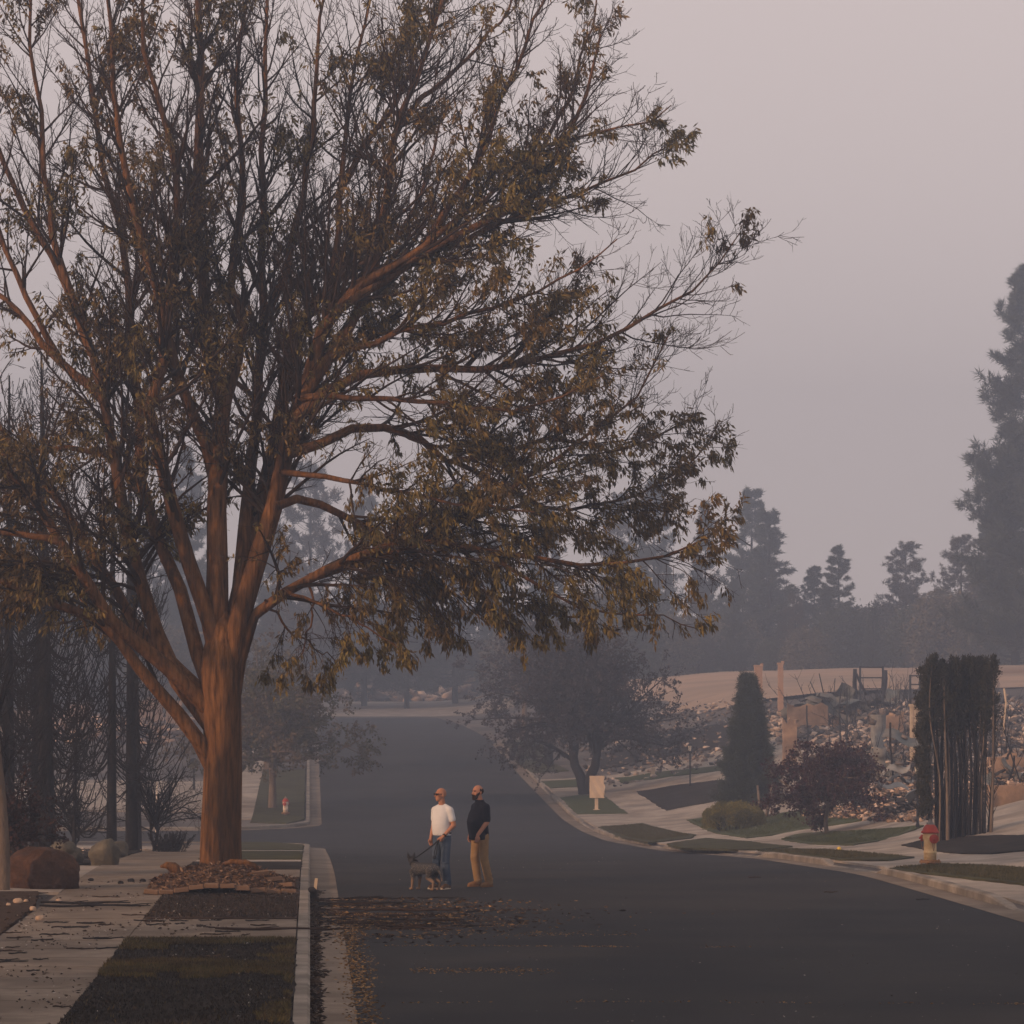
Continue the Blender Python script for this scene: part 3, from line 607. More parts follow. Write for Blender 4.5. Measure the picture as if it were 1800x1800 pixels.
def needles_tree(min_l=.35, height=18, spread=3.6, nb=110, tuft=26, seed=0, zlo=.12, taper=.75, droop=-.1, tl=(.28, .5), tw=.03, irregular=.35, density=2.2, upturn=.25):
    """trunk, limbs and needle tufts of one conifer as arrays"""
    u = np.sort(rng.uniform(zlo, .985, nb)); a = rng.uniform(0, 6.283, nb)
    Lb = spread * (1 - u) ** taper * rng.uniform(1 - irregular, 1 + irregular * .4, nb) + min_l
    n = 6; t = np.linspace(0, 1, n)[None]
    az = a[:, None] + t * rng.normal(size=(nb, 1)) * .2
    zz = Lb[:, None] * (droop * t + upturn * t * t) + np.interp(u, [.6, 1], [0, .6])[:, None] * Lb[:, None] * t
    P = np.stack([Lb[:, None] * t * np.cos(az), Lb[:, None] * t * np.sin(az), u[:, None] * height + zz], -1)
    R = np.maximum(.05 * (Lb[:, None] / spread) * np.linspace(1, .25, n)[None], .012)
    cn = np.maximum(4, (Lb * density).astype(int))
    P3, R3, _, _, L3 = spawn(P, R, cn, (.25, 1), (20, 65), lambda b_, t_, p_: np.clip(Lb[b_] * .26, min(.25, Lb.max() * .2), .9) * rng.uniform(.5, 1.1, len(t_)), 3, .55, .1, .6, .02, .6)
    tr, rr = resample([(0, 0, -.5), (.05, 0, height * .5), (0, 0, height)], (.018 * height, .02), 10); rr = .016 * height * np.linspace(1, .06, 10)
    wood = join_np([tubes_np(tr[None], rr[None], 8), tubes_np(P, R, 4), tubes_np(P3, R3, 3)])
    ends = np.concatenate([P3[:, -1], P3[:, 1], P[:, -1]]); dirs = np.concatenate([nrm(P3[:, -1] - P3[:, 0]), nrm(P3[:, -1] - P3[:, 0]), nrm(P[:, -1] - P[:, -2])])
    b = np.repeat(np.arange(len(ends)), tuft)
    pos = ends[b] + rng.normal(size=(len(b), 3)) * .06; Ls = rng.uniform(tl[0], tl[1], len(b))
    V, f, rnd = leaves_np(pos, dirs[b] * .8 + rng.normal(size=(len(b), 3)) * .75 + np.array([0, 0, .15]), Ls, np.full(len(b), tw), .1)
    return wood, (V, f, rnd)
def conifer_kind(leaf_m, bark_m, **k):
    wood, (V, f, rnd) = needles_tree(**k)
    root = bpy.data.objects.new('pine_tree', None)
    tk = mesh_np('trunk', wood[0], wood[1], bark_m, None, True); cr = mesh_np('crown', V, f, leaf_m, None, False, rnd)
    COL.objects.unlink(tk); COL.objects.unlink(cr); return tk.data, cr.data
def plant(kind, name, label, loc, rz=0, s=1.0, group=None, sx=None):
    r = thing(name, label, 'tree', loc, rz, group); r.scale = (sx or s, sx or s, s)
    t = link(bpy.data.objects.new('trunk', kind[0]), r); c = link(bpy.data.objects.new('crown', kind[1]), r); tag(t, kind='stuff'); tag(c, kind='stuff')
    return r
K_BIG = conifer_kind(M_PINE, M_CHAR, height=31, spread=5.8, nb=260, tuft=24, zlo=.06, tl=(.35, .75), tw=.030, taper=.7, irregular=.55, density=3.0, upturn=.45)
K_P1 = conifer_kind(M_PINE, M_CHAR, height=18, spread=3.6, nb=150, tuft=20, zlo=.08, tl=(.3, .6), tw=.035, taper=.8, irregular=.6, density=3.2, upturn=.5)
K_P2 = conifer_kind(M_PINEBROWN, M_CHAR, height=18, spread=5.2, nb=130, tuft=20, zlo=.08, tl=(.3, .6), tw=.035, taper=.62, irregular=.55, density=2.8, upturn=.45)
K_P3 = conifer_kind(M_PINE, M_CHAR, height=18, spread=2.7, nb=160, tuft=20, zlo=.04, tl=(.28, .55), tw=.035, taper=.9, irregular=.45, density=3.6, upturn=.5)
def far(px, top, Y, kind, h, label, rz=0, sx=1.0, group='pines beyond the ruins', nm='pine_tree'):
    p = at(px, Y); H = (CZ - (top - HY) * Y / F) - p.z; s = H / h
    plant(kind, nm, label, p, rz, s, group, s * sx)
far(1812, 470, 238, K_BIG, 31, 'towering dense pine rising over the ruins', .3, 1.05)
far(1785, 760, 262, K_P3, 18, 'dark pine tucked behind the towering pine', 1.3, 1.2)
far(1690, 950, 284, K_P2, 18, 'broad browned pine beside the towering pine', 2.0, 1.15)
far(1740, 900, 290, K_P1, 18, 'slim pine between the browned and towering pines', .9, .9)
far(1592, 962, 300, K_P2, 18, 'round topped browned pine standing alone on the skyline', 0.4, 1.25)
far(1474, 965, 296, K_P3, 18, 'narrow spire shaped pine on the skyline', 1.1, 1.45)
far(1432, 1000, 302, K_P1, 18, 'lower pine leaning on the spire shaped one', 2.1, 1.3)
far(1322, 866, 312, K_P1, 18, 'tall ragged pine with a thin leading shoot', 2.9, 1.1)
far(1352, 905, 300, K_P3, 18, 'dense pine just beside the ragged tall one', .2, 1.5)
far(1240, 890, 320, K_P3, 18, 'faint pine seen past the leafy branch tips', 1.7, .9)
far(1150, 850, 316, K_P1, 18, 'pale pine behind the low leafy boughs', 2.5, .9)
far(1085, 880, 325, K_P2, 18, 'broad faint pine behind the low leafy boughs', .6, .8)
for px, top, Y, k_, h_, lab in ((1228, 1045, 286, K_P2, 18, 'browned pine behind the bare twigs of the dark round tree'), (1290, 1020, 282, K_P1, 18, 'mid height pine behind the spruce'), (1398, 1050, 284, K_P2, 18, 'bushy pine behind the tall thin chimney'), (1535, 1070, 280, K_P1, 18, 'short pine above the charred posts'), (1655, 1040, 282, K_P3, 18, 'slim pine above the burnt columnar hedge'), (1620, 1085, 276, K_P2, 18, 'short browned pine above the porch balusters')):
    far(px, top, Y, k_, h_, lab, px * .7, 1.0)
for i, (px, top, Y) in enumerate([(960, 900, 318), (880, 930, 322), (800, 860, 326), (715, 900, 318), (640, 850, 324), (545, 830, 316), (480, 930, 322), (330, 800, 310), (270, 930, 324), (150, 960, 318), (40, 930, 322), (-60, 900, 318)]):
    far(px, top, Y, (K_P1, K_P3, K_P2)[i % 3], 18, ('ragged', 'slim', 'broad browned')[i % 3] + ' misty pine seen through the big tree ' + ('over the dark round tree', 'over the dark round tree', 'over the scorched tree', 'over the far rubble', 'over the far rubble', 'over the round olive tree', 'beside its trunk', 'behind the lowest limb', 'above the slender charred conifers', 'above the thick charred conifer', 'above the black conifer trunk', 'past the black conifer trunk')[i], i * 1.1, .95, 'misty pines behind the big tree')
# lower wood in front of the pines: each a rounded tree
def round_kind(seed, leaf_m, h=9.0, r=3.6):
    n = 420; d = nrm(rng.normal(size=(n, 3))); d[:, 2] = np.where(rng.random(n) < .35, -np.abs(d[:, 2]) * .85, np.abs(d[:, 2]))
    c = d * np.array([r, r, h * .5]) * rng.uniform(.45, 1.0, (n, 1)) ** .6 + np.array([0, 0, h * .45])
    b = np.repeat(np.arange(n), 34); pos = c[b] + rng.normal(size=(len(b), 3)) * .42
    V, f, rnd = leaves_np(pos, rng.normal(size=pos.shape), rng.uniform(.25, .5, len(b)), rng.uniform(.06, .13, len(b)))
    st = np.tile(np.array([0, 0, h * .15]), (60, 1)); P = np.stack([st, st * .5 + c[:60] * .5 + rng.normal(size=(60, 3)) * .2, c[:60]], 1)
    tp = np.array([[[0, 0, -.4], [.05, 0, h * .2], [0, .05, h * .6]]]); wood = join_np([tubes_np(tp, np.array([[.22, .17, .05]]), 8), tubes_np(P, np.tile(np.array([.07, .05, .02]), (60, 1)), 4)])
    tk = mesh_np('trunk', wood[0], wood[1], M_CHAR, None, True); cr = mesh_np('crown', V, f, leaf_m, None, False, rnd)
    COL.objects.unlink(tk); COL.objects.unlink(cr); return tk.data, cr.data
M_HAZELEAF = leafmat('far_leaves', [(.05, .05, .034), (.09, .082, .056), (.15, .125, .085)], .1)
K_R1, K_R2 = round_kind(1, M_HAZELEAF), round_kind(2, M_PINE, 11, 3.2)
i = 0
for px in range(-70, 1880, 62):
    Y = 286 + 14 * math.sin(px * 1.7); k = (K_R1, K_R2)[i % 2]; hh = (9.0, 11.0)[i % 2]
    top = 1095 + 32 * math.sin(px * .9) + 18 * math.sin(px * 2.3)
    if 380 < px < 900: Y = 358; top = 1105 + 30 * math.sin(px * .9)
    p = at(px, Y); s = (CZ - (top - HY) * Y / F - p.z + 1) / hh
    spot = next(t for lim, t in ((60, 'behind the black conifer trunk'), (200, 'behind the thick charred conifer'), (330, 'behind the slender charred conifers'), (450, 'behind the big tree trunk'), (560, 'above the round olive tree'), (700, 'behind the rubble at the head of the street'), (860, 'closing the view at the head of the street'), (980, 'behind the scorched tree with a reddish trunk'), (1110, 'behind the crown of the dark round tree'), (1240, 'beside the crown of the dark round tree'), (1350, 'behind the spruce'), (1450, 'behind the thin chimney'), (1560, 'behind the charred posts'), (1680, 'behind the porch balusters'), (9999, 'below the towering pine')) if px < lim)
    r = plant(k, 'wood_tree', ('smoke dimmed broad olive tree ', 'smoke dimmed taller green tree ')[i % 2] + spot, p + Vector((0, 0, -.1)), px * .37, s, 'rounded trees of the far wood', s * 1.15); i += 1

def spruce():
    b = wpt(1316, 1420); root = thing('spruce_tree', 'dense dark green cone shaped spruce behind the golden hedge', 'tree', b)
    H = (1420 - 1192) * b.y / F
    wood, (V, f, rnd) = needles_tree(min_l=.05, height=H, spread=1.25, nb=420, tuft=26, zlo=.03, tl=(.07, .15), tw=.010, taper=.8, irregular=.25, droop=-.12, upturn=.2, density=12)
    mesh_np('trunk', wood[0], wood[1], M_CHAR, root, True); tag(mesh_np('crown', V, f, M_SPRUCE, root, False, rnd), kind='stuff')
    for k, (px, y0, lean) in enumerate(((1337, 1440, -.1), (1347, 1438, .25))):
        p = wpt(px, y0) - b; bm = bmesh.new(); add_tube(bm, [p, p + Vector((lean * .3, 0, .5)), p + Vector((lean, .1, 1.25))], [.07, .06, .04], 10); obj('trunk', bm, M_GREYBARK, root, True)
spruce()
def golden_hedge():
    b = wpt(1290, 1460); root = thing('hedge', 'low clipped golden green hedge on the sloping lawn', 'hedge', b)
    sc = b.y / F; w = 105 * sc; h = 50 * sc; n = 2600
    x = rng.uniform(-1, 1, n); y = rng.uniform(-1, 1, n) * .6; zt = h * (1 - .35 * np.abs(x) ** 3) * (1 - .3 * (y / .6) ** 2) * rng.uniform(.9, 1.05, n); z = zt * rng.random(n) ** .45
    c = np.stack([x * w / 2, y * w / 2, z], 1); bb = np.repeat(np.arange(n), 16); pos = c[bb] + rng.normal(size=(len(bb), 3)) * .025
    V, f, rnd = leaves_np(pos, rng.normal(size=pos.shape) * .5 + np.array([0, -.1, .7]), rng.uniform(.03, .07, len(bb)), rng.uniform(.006, .012, len(bb)))
    tag(mesh_np('foliage', V, f, M_GOLD, root, False, rnd), kind='stuff')
    P = np.stack([np.stack([x[:50] * w * .25, y[:50] * w * .25, np.full(50, -.03)], 1), c[:50]], 1)
    V, q = tubes_np(P, np.tile(np.array([.015, .006]), (50, 1)), 4); mesh_np('stems', V, q, M_CHAR, root)
golden_hedge()
def arborvitae():
    b = wpt(1686, 1474); sc = b.y / F; root = thing('columnar_hedge', 'tall burnt columnar hedge of bare stems with a green black top', 'hedge', b)
    H = (1474 - 1160) * sc; w = 112 * sc; tops = []
    for i in range(46):
        x0 = (i + rng.random()) / 46 - .5; x0 *= .96; y0 = rng.uniform(-.4, .4); xt = x0 * .98 + rng.normal() * .05
        h = H * rng.uniform(.9, 1.0)
        p, r = resample([(x0 * w * .9, y0 * w, -.08), (x0 * w * .95 + rng.normal() * .04, y0 * w, h * .35), (xt * w + rng.normal() * .03, y0 * w, h * .7), (xt * w, y0 * w * .9, h)], (rng.uniform(.028, .055), .012), 12)
        V, q = tubes_np(p[None], r[None], 7); mesh_np('stem', V, q, M_CHAR if i % 3 else M_GREYBARK, root, True); tops.append(p)
    P = np.array(tops); R = np.full(P.shape[:2], .03)
    P3, R3, _, _, L3 = spawn(P, R, np.full(len(P), 55), (.05, .97), (15, 55), lambda b_, t_, p_: rng.uniform(.08, .3, len(t_)), 4, .9, .1, .3, .006, .6)
    V, q = tubes_np(P3, R3, 3); tag(mesh_np('dead_twigs', V, q, M_CHAR, root), kind='stuff')
    # foliage left on the tops and down the outer edge that faces away from the fire
    n = 2600; k = rng.integers(0, len(P), n); t = 1 - .34 * rng.random(n) ** 1.6; c, _, _ = sample(P, R, k, t); c += rng.normal(size=c.shape) * np.array([.085, .085, .05]) * (1.15 - t)[:, None] * 4
    n2 = 1300; x = -w * .5 + rng.normal(size=n2) * .05 - .02; z = rng.uniform(.12, .95, n2) * H; e = np.stack([x - .10 * np.exp(-((z / H - .5) / .3) ** 2) + .05 * np.sin(z * 9), rng.uniform(-.3, .3, n2) * w, z], 1)
    e = e[np.sin(z * 7.3 + 1) > -.93]
    tip = P[:, -1]; sp = np.repeat(tip, 14, 0) + np.stack([rng.normal(size=len(tip) * 14) * .02, rng.normal(size=len(tip) * 14) * .02, rng.uniform(-.1, .14, len(tip) * 14)], 1)
    c = np.concatenate([c, e, sp]); bb = np.repeat(np.arange(len(c)), 20); pos = c[bb] + rng.normal(size=(len(bb), 3)) * .03
    V, f, rnd = leaves_np(pos, rng.normal(size=pos.shape) * .45 + UP * .9, rng.uniform(.04, .09, len(bb)), rng.uniform(.008, .014, len(bb)))
    tag(mesh_np('foliage', V, f, M_ARB, root, False, rnd), kind='stuff')
    s2 = thing('dead_stem', 'single bare dead stem standing apart beside the burnt columnar hedge', 'tree', b + Vector((60 * sc, .05, 0)))
    p, r = resample([(-.12, 0, -.1), (-.02, 0, H * .3), (.05, 0, H * .65), (-.02, 0, H * .93)], (.045, .012), 12); V, q = tubes_np(p[None], r[None], 8); mesh_np('trunk', V, q, M_CHAR, s2, True)
    Pb, Rb, _, _, _ = spawn(p[None], r[None], np.array([46]), (.1, 1), (18, 50), lambda b_, t_, p_: rng.uniform(.15, .7, len(t_)), 5, .9, .1, .4, .012, .4)
    V, q = tubes_np(Pb, Rb, 4); tag(mesh_np('branches', V, q, M_CHAR, s2), kind='stuff')
arborvitae()
for px, Y, n_, label in ((300, 84, 26, 'low jagged black juniper shrub at the pavement edge'), ):
    b = at(px, Y); root = thing('juniper_shrub', label, 'shrub', b)
    k = 46; a = rng.uniform(0, 6.28, k); rr = rng.uniform(0, .62, k); c0 = np.stack([np.cos(a) * rr * .5, np.sin(a) * rr * .4, np.full(k, -.03)], 1); c1 = np.stack([np.cos(a) * rr, np.sin(a) * rr * .7, rng.uniform(.22, .5, k)], 1)
    bb = np.repeat(np.arange(k), 90); t = rng.uniform(.15, 1, len(bb))[:, None]; pos = c0[bb] * (1 - t) + c1[bb] * t + rng.normal(size=(len(bb), 3)) * .03 * (1.2 - t)
    V, f, rnd = leaves_np(pos, nrm(c1 - c0)[bb] + rng.normal(size=pos.shape) * .4, rng.uniform(.04, .09, len(bb)), np.full(len(bb), .008))
    mesh_np('foliage', V, f, M_CHAR, root, False, rnd); V, q = tubes_np(np.stack([c0, c1], 1), np.tile(np.array([.012, .004]), (k, 1)), 4); mesh_np('stems', V, q, M_CHAR, root)

# ------------------------------------------------------------------ ruins
M_BRICKC = mat('chimney_brick', (.36, .22, .155), (.46, .30, .21), 5, .9, .4, 25)
M_WALLO = mat('scorched_plaster', (.22, .145, .10), (.46, .31, .21), 1.6, .9, .4, 14, (.07, .055, .045), .9, amt3=.75)
M_METAL = mat('burnt_sheet_metal', (.07, .085, .085), (.16, .17, .165), 4, .7, .2, 20, (.20, .15, .11), 1.0, amt3=.5)
M_PALEMETAL = mat('pale_sheet_metal', (.20, .205, .20), (.30, .30, .29), 4, .6, .2, 20, (.10, .085, .075), 1.2, amt3=.6)
M_STEEL = mat('dark_steel', (.018, .020, .024), (.040, .042, .046), 8, .6)
M_PALE = mat('pale_wood', (.42, .32, .22), (.56, .44, .31), 6, .85)
M_RUB = leafmat('rubble_mix', [(.022, .02, .02), (.06, .053, .048), (.15, .118, .098), (.27, .20, .155), (.05, .048, .046), (.42, .32, .25), (.58, .48, .41)], 0, .9)
M_RUBORANGE = leafmat('rubble_warm', [(.025, .022, .02), (.10, .075, .06), (.30, .195, .13), (.06, .05, .045), (.50, .335, .23), (.66, .50, .39)], 0, .9)
def chimney(label, px, y0, y1, wpx, Y):
    sc = Y / F; b = at(px, Y); zt = CZ - (y0 - HY) * sc; root = thing('chimney', label, 'chimney', b)
    H = zt - b.z; w = wpx * sc; bm = bmesh.new(); n = max(3, int(H / .16))
    for k in range(n):       # courses, alternately a little proud
        add_box(bm, (0, 0, -.2 + (H + .2) * (k + .5) / n), (w + rng.uniform(-.02, .03), w * .8 + rng.uniform(-.02, .03), (H + .2) / n - .012))
    add_box(bm, (0, 0, H / 2 - .1), (w - .05, w * .8 - .05, H - .05)); obj('shaft', bm, M_BRICKC, root)
    bm = bmesh.new(); add_box(bm, (0, 0, H + .045), (w + .07, w * .8 + .07, .08)); obj('cap', bm, M_BRICKC, root)
    bm = bmesh.new(); add_box(bm, (w / 2 - .02, 0, H + .13), (.12, .3, .09)); obj('broken_brick', bm, M_BRICKC, root)
chimney('tall thin brick chimney standing alone in the ruins', 1372, 1168, 1285, 9, 178)
chimney('short brick chimney top showing over the spruce', 1333, 1172, 1285, 13, 190)
def wall(label, px0, px1, ytop, Y, material=M_WALLO, depth=.25, jag=.25, name='ruined_wall', rz=0.0, ybot=None):
    sc = Y / F; x0 = (px0 - VX) * sc; x1 = (px1 - VX) * sc; b = gl((x0 + x1) / 2, Y)
    if ybot: b.z = min(b.z, CZ - (ybot - HY) * sc)
    H = CZ - (ytop - HY) * sc - b.z; root = thing(name, label, 'wall', b, rz); w = x1 - x0
    n = max(4, int(w / .28)); bm = bmesh.new(); top = [H * (1 + rng.uniform(-jag, jag * .4) * .6) for _ in range(n + 1)]
    fr = [[bm.verts.new((-w / 2 + w * i / n, s * depth / 2, z)) for i in range(n + 1) for z in (-.5, top[i])] for s in (-1, 1)]
    for q in fr:
        for i in range(n): bm.faces.new((q[2 * i], q[2 * i + 2], q[2 * i + 3], q[2 * i + 1]))
    for i in range(n): bm.faces.new((fr[0][2 * i + 1], fr[0][2 * i + 3], fr[1][2 * i + 3], fr[1][2 * i + 1]))
    for i in (0, n): bm.faces.new((fr[0][2 * i], fr[0][2 * i + 1], fr[1][2 * i + 1], fr[1][2 * i]))
    bmesh.ops.recalc_face_normals(bm, faces=bm.faces[:]); obj('masonry', bm, material, root)
    bm = bmesh.new()
    for k in range(max(2, n // 3)):
        add_box(bm, (rng.uniform(-.45, .45) * w, 0, H * rng.uniform(.86, .98) + .03), (rng.uniform(.1, .35), depth * .7, .12), rotm(rng.normal() * .2, rng.normal() * .2, rng.normal() * .3))
    obj('loose_rubble', bm, material, root); return root
wall('long low scorched plaster wall below the bent roof sheets', 1384, 1455, 1238, 165)
wall('short orange plaster wall beside the leaning steel poles', 1462, 1500, 1243, 168)
wall('low orange wall end above the purple maple', 1376, 1400, 1264, 150, rz=.05)
wall('pale orange wall beside the grey tank', 1552, 1588, 1253, 150)
wall('orange foundation wall beyond the burnt columnar hedge', 1738, 1880, 1380, 96, depth=.3, jag=.06)
wall('flat topped orange foundation ledge behind the dead stem', 1735, 1870, 1330, 110, depth=1.2, jag=.1)
wall('low plaster wall in the ruins beyond the charred conifers', 232, 286, 1228, 240, M_WALLO)
wall('scorched gable stub beyond the charred conifers', 292, 320, 1232, 232, M_WALLO)
wall('small orange wall stub seen between charred branches', 120, 160, 1236, 236, M_WALLO)
wall('low orange wall stub behind the black conifer trunk', 20, 62, 1250, 220, M_WALLO)
def slabs(label, px, ytop, ybot, wpx, Y, material, name='water_tank'):
    sc = Y / F; b = at(px, Y); root = thing(name, label, 'tank', b); H = CZ - (ytop - HY) * sc - b.z; w = wpx * sc
    bm = bmesh.new()
    prof = [(w / 2 + (.012 if k % 2 else 0), -.2 + (H + .2) * k / 14) for k in range(15)]; add_lathe(bm, prof, 18); obj('shell', bm, material, root)
    bm = bmesh.new(); add_lathe(bm, [(w / 2 + .03, H - .04), (w / 2 + .03, H + .02)], 18); obj('rim', bm, M_PALEMETAL, root)
slabs('upright grey corrugated tank in the ruins', 1544, 1257, 1310, 26, 140, M_PALEMETAL)
def pole(label, p0, p1, Y, wpx, material=M_STEEL, name='steel_pole', cat='pole', y1off=0, foot=True):
    a = px2w(*p0, Y); b = px2w(*p1, Y + y1off)
    if foot: a.z = min(a.z, float(zland(a.x, a.y)) + .02) - .05
    o = thing(name, label, cat, a); bm = bmesh.new(); r = wpx * Y / F / 2; d = b - a
    add_tube(bm, [Vector(), d * .35 + Vector((rng.normal() * r, 0, 0)), d * .7 + Vector((rng.normal() * r, 0, 0)), d], [r, r, r * .95, r * .85], 8); obj('shaft', bm, material, o, True)
    bm = bmesh.new(); add_lathe(bm, [(r * 1.5, -.02), (r * 1.5, .06)], 10); obj('foot', bm, material, o); return o
pole('thick charred post standing highest in the ruins', (1503, 1240), (1503, 1176), 175, 8, M_CHAR, 'charred_post', 'post')
pole('charred post braced by a slanting beam', (1557, 1232), (1557, 1178), 178, 7, M_CHAR, 'charred_post', 'post')
pole('slanting charred beam leaning on the highest post', (1524, 1222), (1505, 1184), 175, 5, M_CHAR, 'charred_beam', 'beam', foot=False)
pole('pale upright stud beside the braced post', (1562, 1230), (1562, 1180), 178.3, 2.5, M_PALE, 'wall_stud', 'post')
pole('thin steel pole leaning over the roof sheets', (1462, 1224), (1440, 1184), 168, 2.2)
pole('steel rod leaning far over above the roof sheets', (1456, 1218), (1424, 1198), 168.3, 2.0)
pole('upright thin steel pole in front of the orange wall', (1478, 1272), (1478, 1210), 150, 3.0)
pole('second upright steel pole in front of the orange wall', (1490, 1275), (1489, 1208), 152, 2.6)
pole('dark upright stake among the plaster walls', (1418, 1262), (1418, 1240), 158, 3)
pole('curved rod rising from the roof sheets', (1461, 1215), (1468, 1192), 169, 1.6)
pole('tall pale post behind the dead stem', (1765, 1275), (1765, 1210), 150, 4, M_PALE, 'pale_post', 'post')
pole('leaning charred beam over the foundation ledge', (1768, 1372), (1783, 1328), 103, 4, M_CHAR, 'charred_beam', 'beam')
pole('crossing charred beam over the foundation ledge', (1770, 1334), (1778, 1314), 104, 4, M_CHAR, 'charred_beam', 'beam', foot=False)
pole('charred sapling trunk beside the purple maple', (1568, 1385), (1565, 1270), 118, 4, M_CHAR, 'charred_sapling', 'tree')
pole('thin white marker pole among the charred conifers', (277, 1488), (277, 1375), 92, 4.5, mat('white_paint_worn', (.5, .47, .44), (.68, .64, .6), 6, .7), 'marker_pole', 'pole')
def gatelike(label, x0, x1, y0, y1, Y):
    sc = Y / F; b = at((x0 + x1) / 2, Y); root = thing('steel_gantry', label, 'gantry', b); w = (x1 - x0) * sc; H = CZ - (y0 - HY) * sc - b.z
    for s in (-1, 1):
        bm = bmesh.new(); add_box(bm, (s * w / 2, 0, H / 2 - .1), (.10, .10, H + .2)); obj('upright', bm, M_STEEL, root)
    for z in (.97, .72, .45):
        bm = bmesh.new(); add_box(bm, (0, 0, H * z), (w - .1, .06, .07)); obj('rail', bm, M_STEEL, root)
gatelike('dark steel frame with cross rails beside the towering pine', 1600, 1617, 1186, 1230, 176)
gatelike('wide steel frame joining the two charred posts', 1512, 1552, 1171, 1230, 180)
def railing(label, px0, px1, ytop, Y):
    sc = Y / F; b = at((px0 + px1) / 2, Y); root = thing('porch_railing', label, 'railing', b); w = (px1 - px0) * sc; H = CZ - (ytop - HY) * sc - b.z
    for k in range(5):
        bm = bmesh.new(); add_box(bm, (-w / 2 + w * (k + .5) / 5, 0, H / 2 - .1), (.14, .12, H + .2)); obj('baluster', bm, M_PALE, root)
    bm = bmesh.new(); add_box(bm, (0, 0, H + .05), (w + .1, .2, .1)); obj('handrail', bm, M_PALE, root)
railing('pale upright porch balusters beside the burnt columnar hedge', 1600, 1626, 1242, 135)
def sheets(name, label, px, py, Y, n, size, material, cat='debris', lift=.25):
    b = at(px, Y); root = thing(name, label, cat, b); zc = max(.2, CZ - (py - HY) * Y / F - b.z)
    for k in range(n):
        L, w = size * rng.uniform(.5, 1.2), size * rng.uniform(.3, .7); m = 7; bm = bmesh.new()
        M = Matrix.Translation((rng.normal() * size * .55, rng.normal() * size * .3, zc * (k + .3) / n + .05)) @ rotm(rng.normal() * .35, rng.normal() * .4, rng.uniform(0, 6.28)).to_4x4()
        ph = rng.uniform(0, 6); rows = []
        for s in (0, .012):
            rows.append([[bm.verts.new(M @ Vector(((i / m - .5) * L, (j / 3 - .5) * w, .16 * size * math.sin(i * 1.1 + ph) * .5 + .05 * size * math.sin(j * 2 + ph) - s))) for j in range(4)] for i in range(m + 1)])
        for r in rows:
            for i in range(m):
                for j in range(3): bm.faces.new((r[i][j], r[i + 1][j], r[i + 1][j + 1], r[i][j + 1]))
        obj('sheet', bm, material, root, True)
    # core of rubble it lies on
    V, f, rnd = chunks(70, lambda: (rng.normal() * size * .5, rng.normal() * size * .35, abs(rng.normal()) * zc * .35), (.08, .3))
    tag(mesh_np('rubble_core', V, f, M_RUB, root, False, rnd), kind='stuff'); return root
CUBE = np.array([(x, y, z) for x in (-.5, .5) for y in (-.5, .5) for z in (-.5, .5)]); CF = np.array([(0, 1, 3, 2), (4, 6, 7, 5), (0, 4, 5, 1), (2, 3, 7, 6), (0, 2, 6, 4), (1, 5, 7, 3)])
def chunks(n, posf, size, flat=.5):
    Vs, Fs, rn = [], [], []
    for k in range(n):
        s = rng.uniform(size[0], size[1]) * np.array([1, rng.uniform(.4, 1), rng.uniform(.15, .8) * flat * 1.4]); R = np.array(rotm(rng.normal() * .35, rng.normal() * .35, rng.uniform(0, 6.28)))
        v = (CUBE + rng.normal(size=CUBE.shape) * .10) * s; Vs.append(v @ R.T + np.array(posf())); Fs.append(CF + 8 * k); rn.append(np.full(6, rng.random()))
    return np.concatenate(Vs), np.concatenate(Fs), np.concatenate(rn)
sheets('roof_sheets', 'heap of bent green grey roof sheets above the plaster walls', 1458, 1222, 168, 10, 1.7, M_METAL)
sheets('roof_sheets', 'crumpled dark sheets beside the highest charred post', 1520, 1225, 172, 7, 2.0, M_METAL)
sheets('wall_panel', 'pale collapsed panel leaning in the rubble by the lamp', 1600, 1318, 118, 4, 1.4, M_PALEMETAL)
sheets('wall_panel', 'grey folded panel lying behind the burnt columnar hedge', 1588, 1372, 105, 4, .9, M_PALEMETAL)
sheets('roof_sheets', 'buckled grey roof sheets below the porch balusters', 1590, 1270, 132, 5, 1.6, M_METAL)
sheets('roof_sheets', 'dark twisted sheets on the foundation ledge', 1775, 1345, 105, 5, .9, M_METAL)
def rubble(label, x0, x1, y0, y1, n, size, m=M_RUB, hump=.3):
    def pf():
        x, y = rng.uniform(x0, x1), rng.uniform(y0, y1); h = max(0, mnoise.noise((x * .3, y * .15, 4)) + .2) * hump
        return (x, y, float(zland(x, y)) + h * rng.random() + .02)
    V, f, rnd = chunks(n, pf, size); return tag(mesh_np('rubble', V, f, m, None, False, rnd), label, 'rubble', None, 'stuff')
def rp(px, Y): return (px - VX) * Y / F
rubble('scattered pale rubble of the burnt house above the driveways', 23, 34, 150, 182, 5200, (.06, .42), M_RUB, 1.0)
rubble('rubble spread below the steel poles', 21, 27, 118, 150, 4200, (.04, .30), M_RUB, .8)
rubble('bright rubble beside the lamp post and burnt columnar hedge', 17.5, 22, 98, 122, 3600, (.03, .22), M_RUBORANGE, .6)
rubble('rubble on the foundation past the dead stem', 20, 27, 99, 128, 3000, (.03, .22), M_RUBORANGE, .6)
rubble('dark rubble behind the dead stem', 27, 38, 125, 175, 3200, (.06, .38), M_RUB, 1.0)
rubble('sunlit rubble of the house at the head of the street', -14, 17, 335, 350, 2600, (.2, 1.2), M_RUBORANGE, 2.2)
rubble('rubble of the ruins beyond the charred conifers', -26, -8, 196, 246, 2200, (.12, .7), M_RUBORANGE, 1.0)
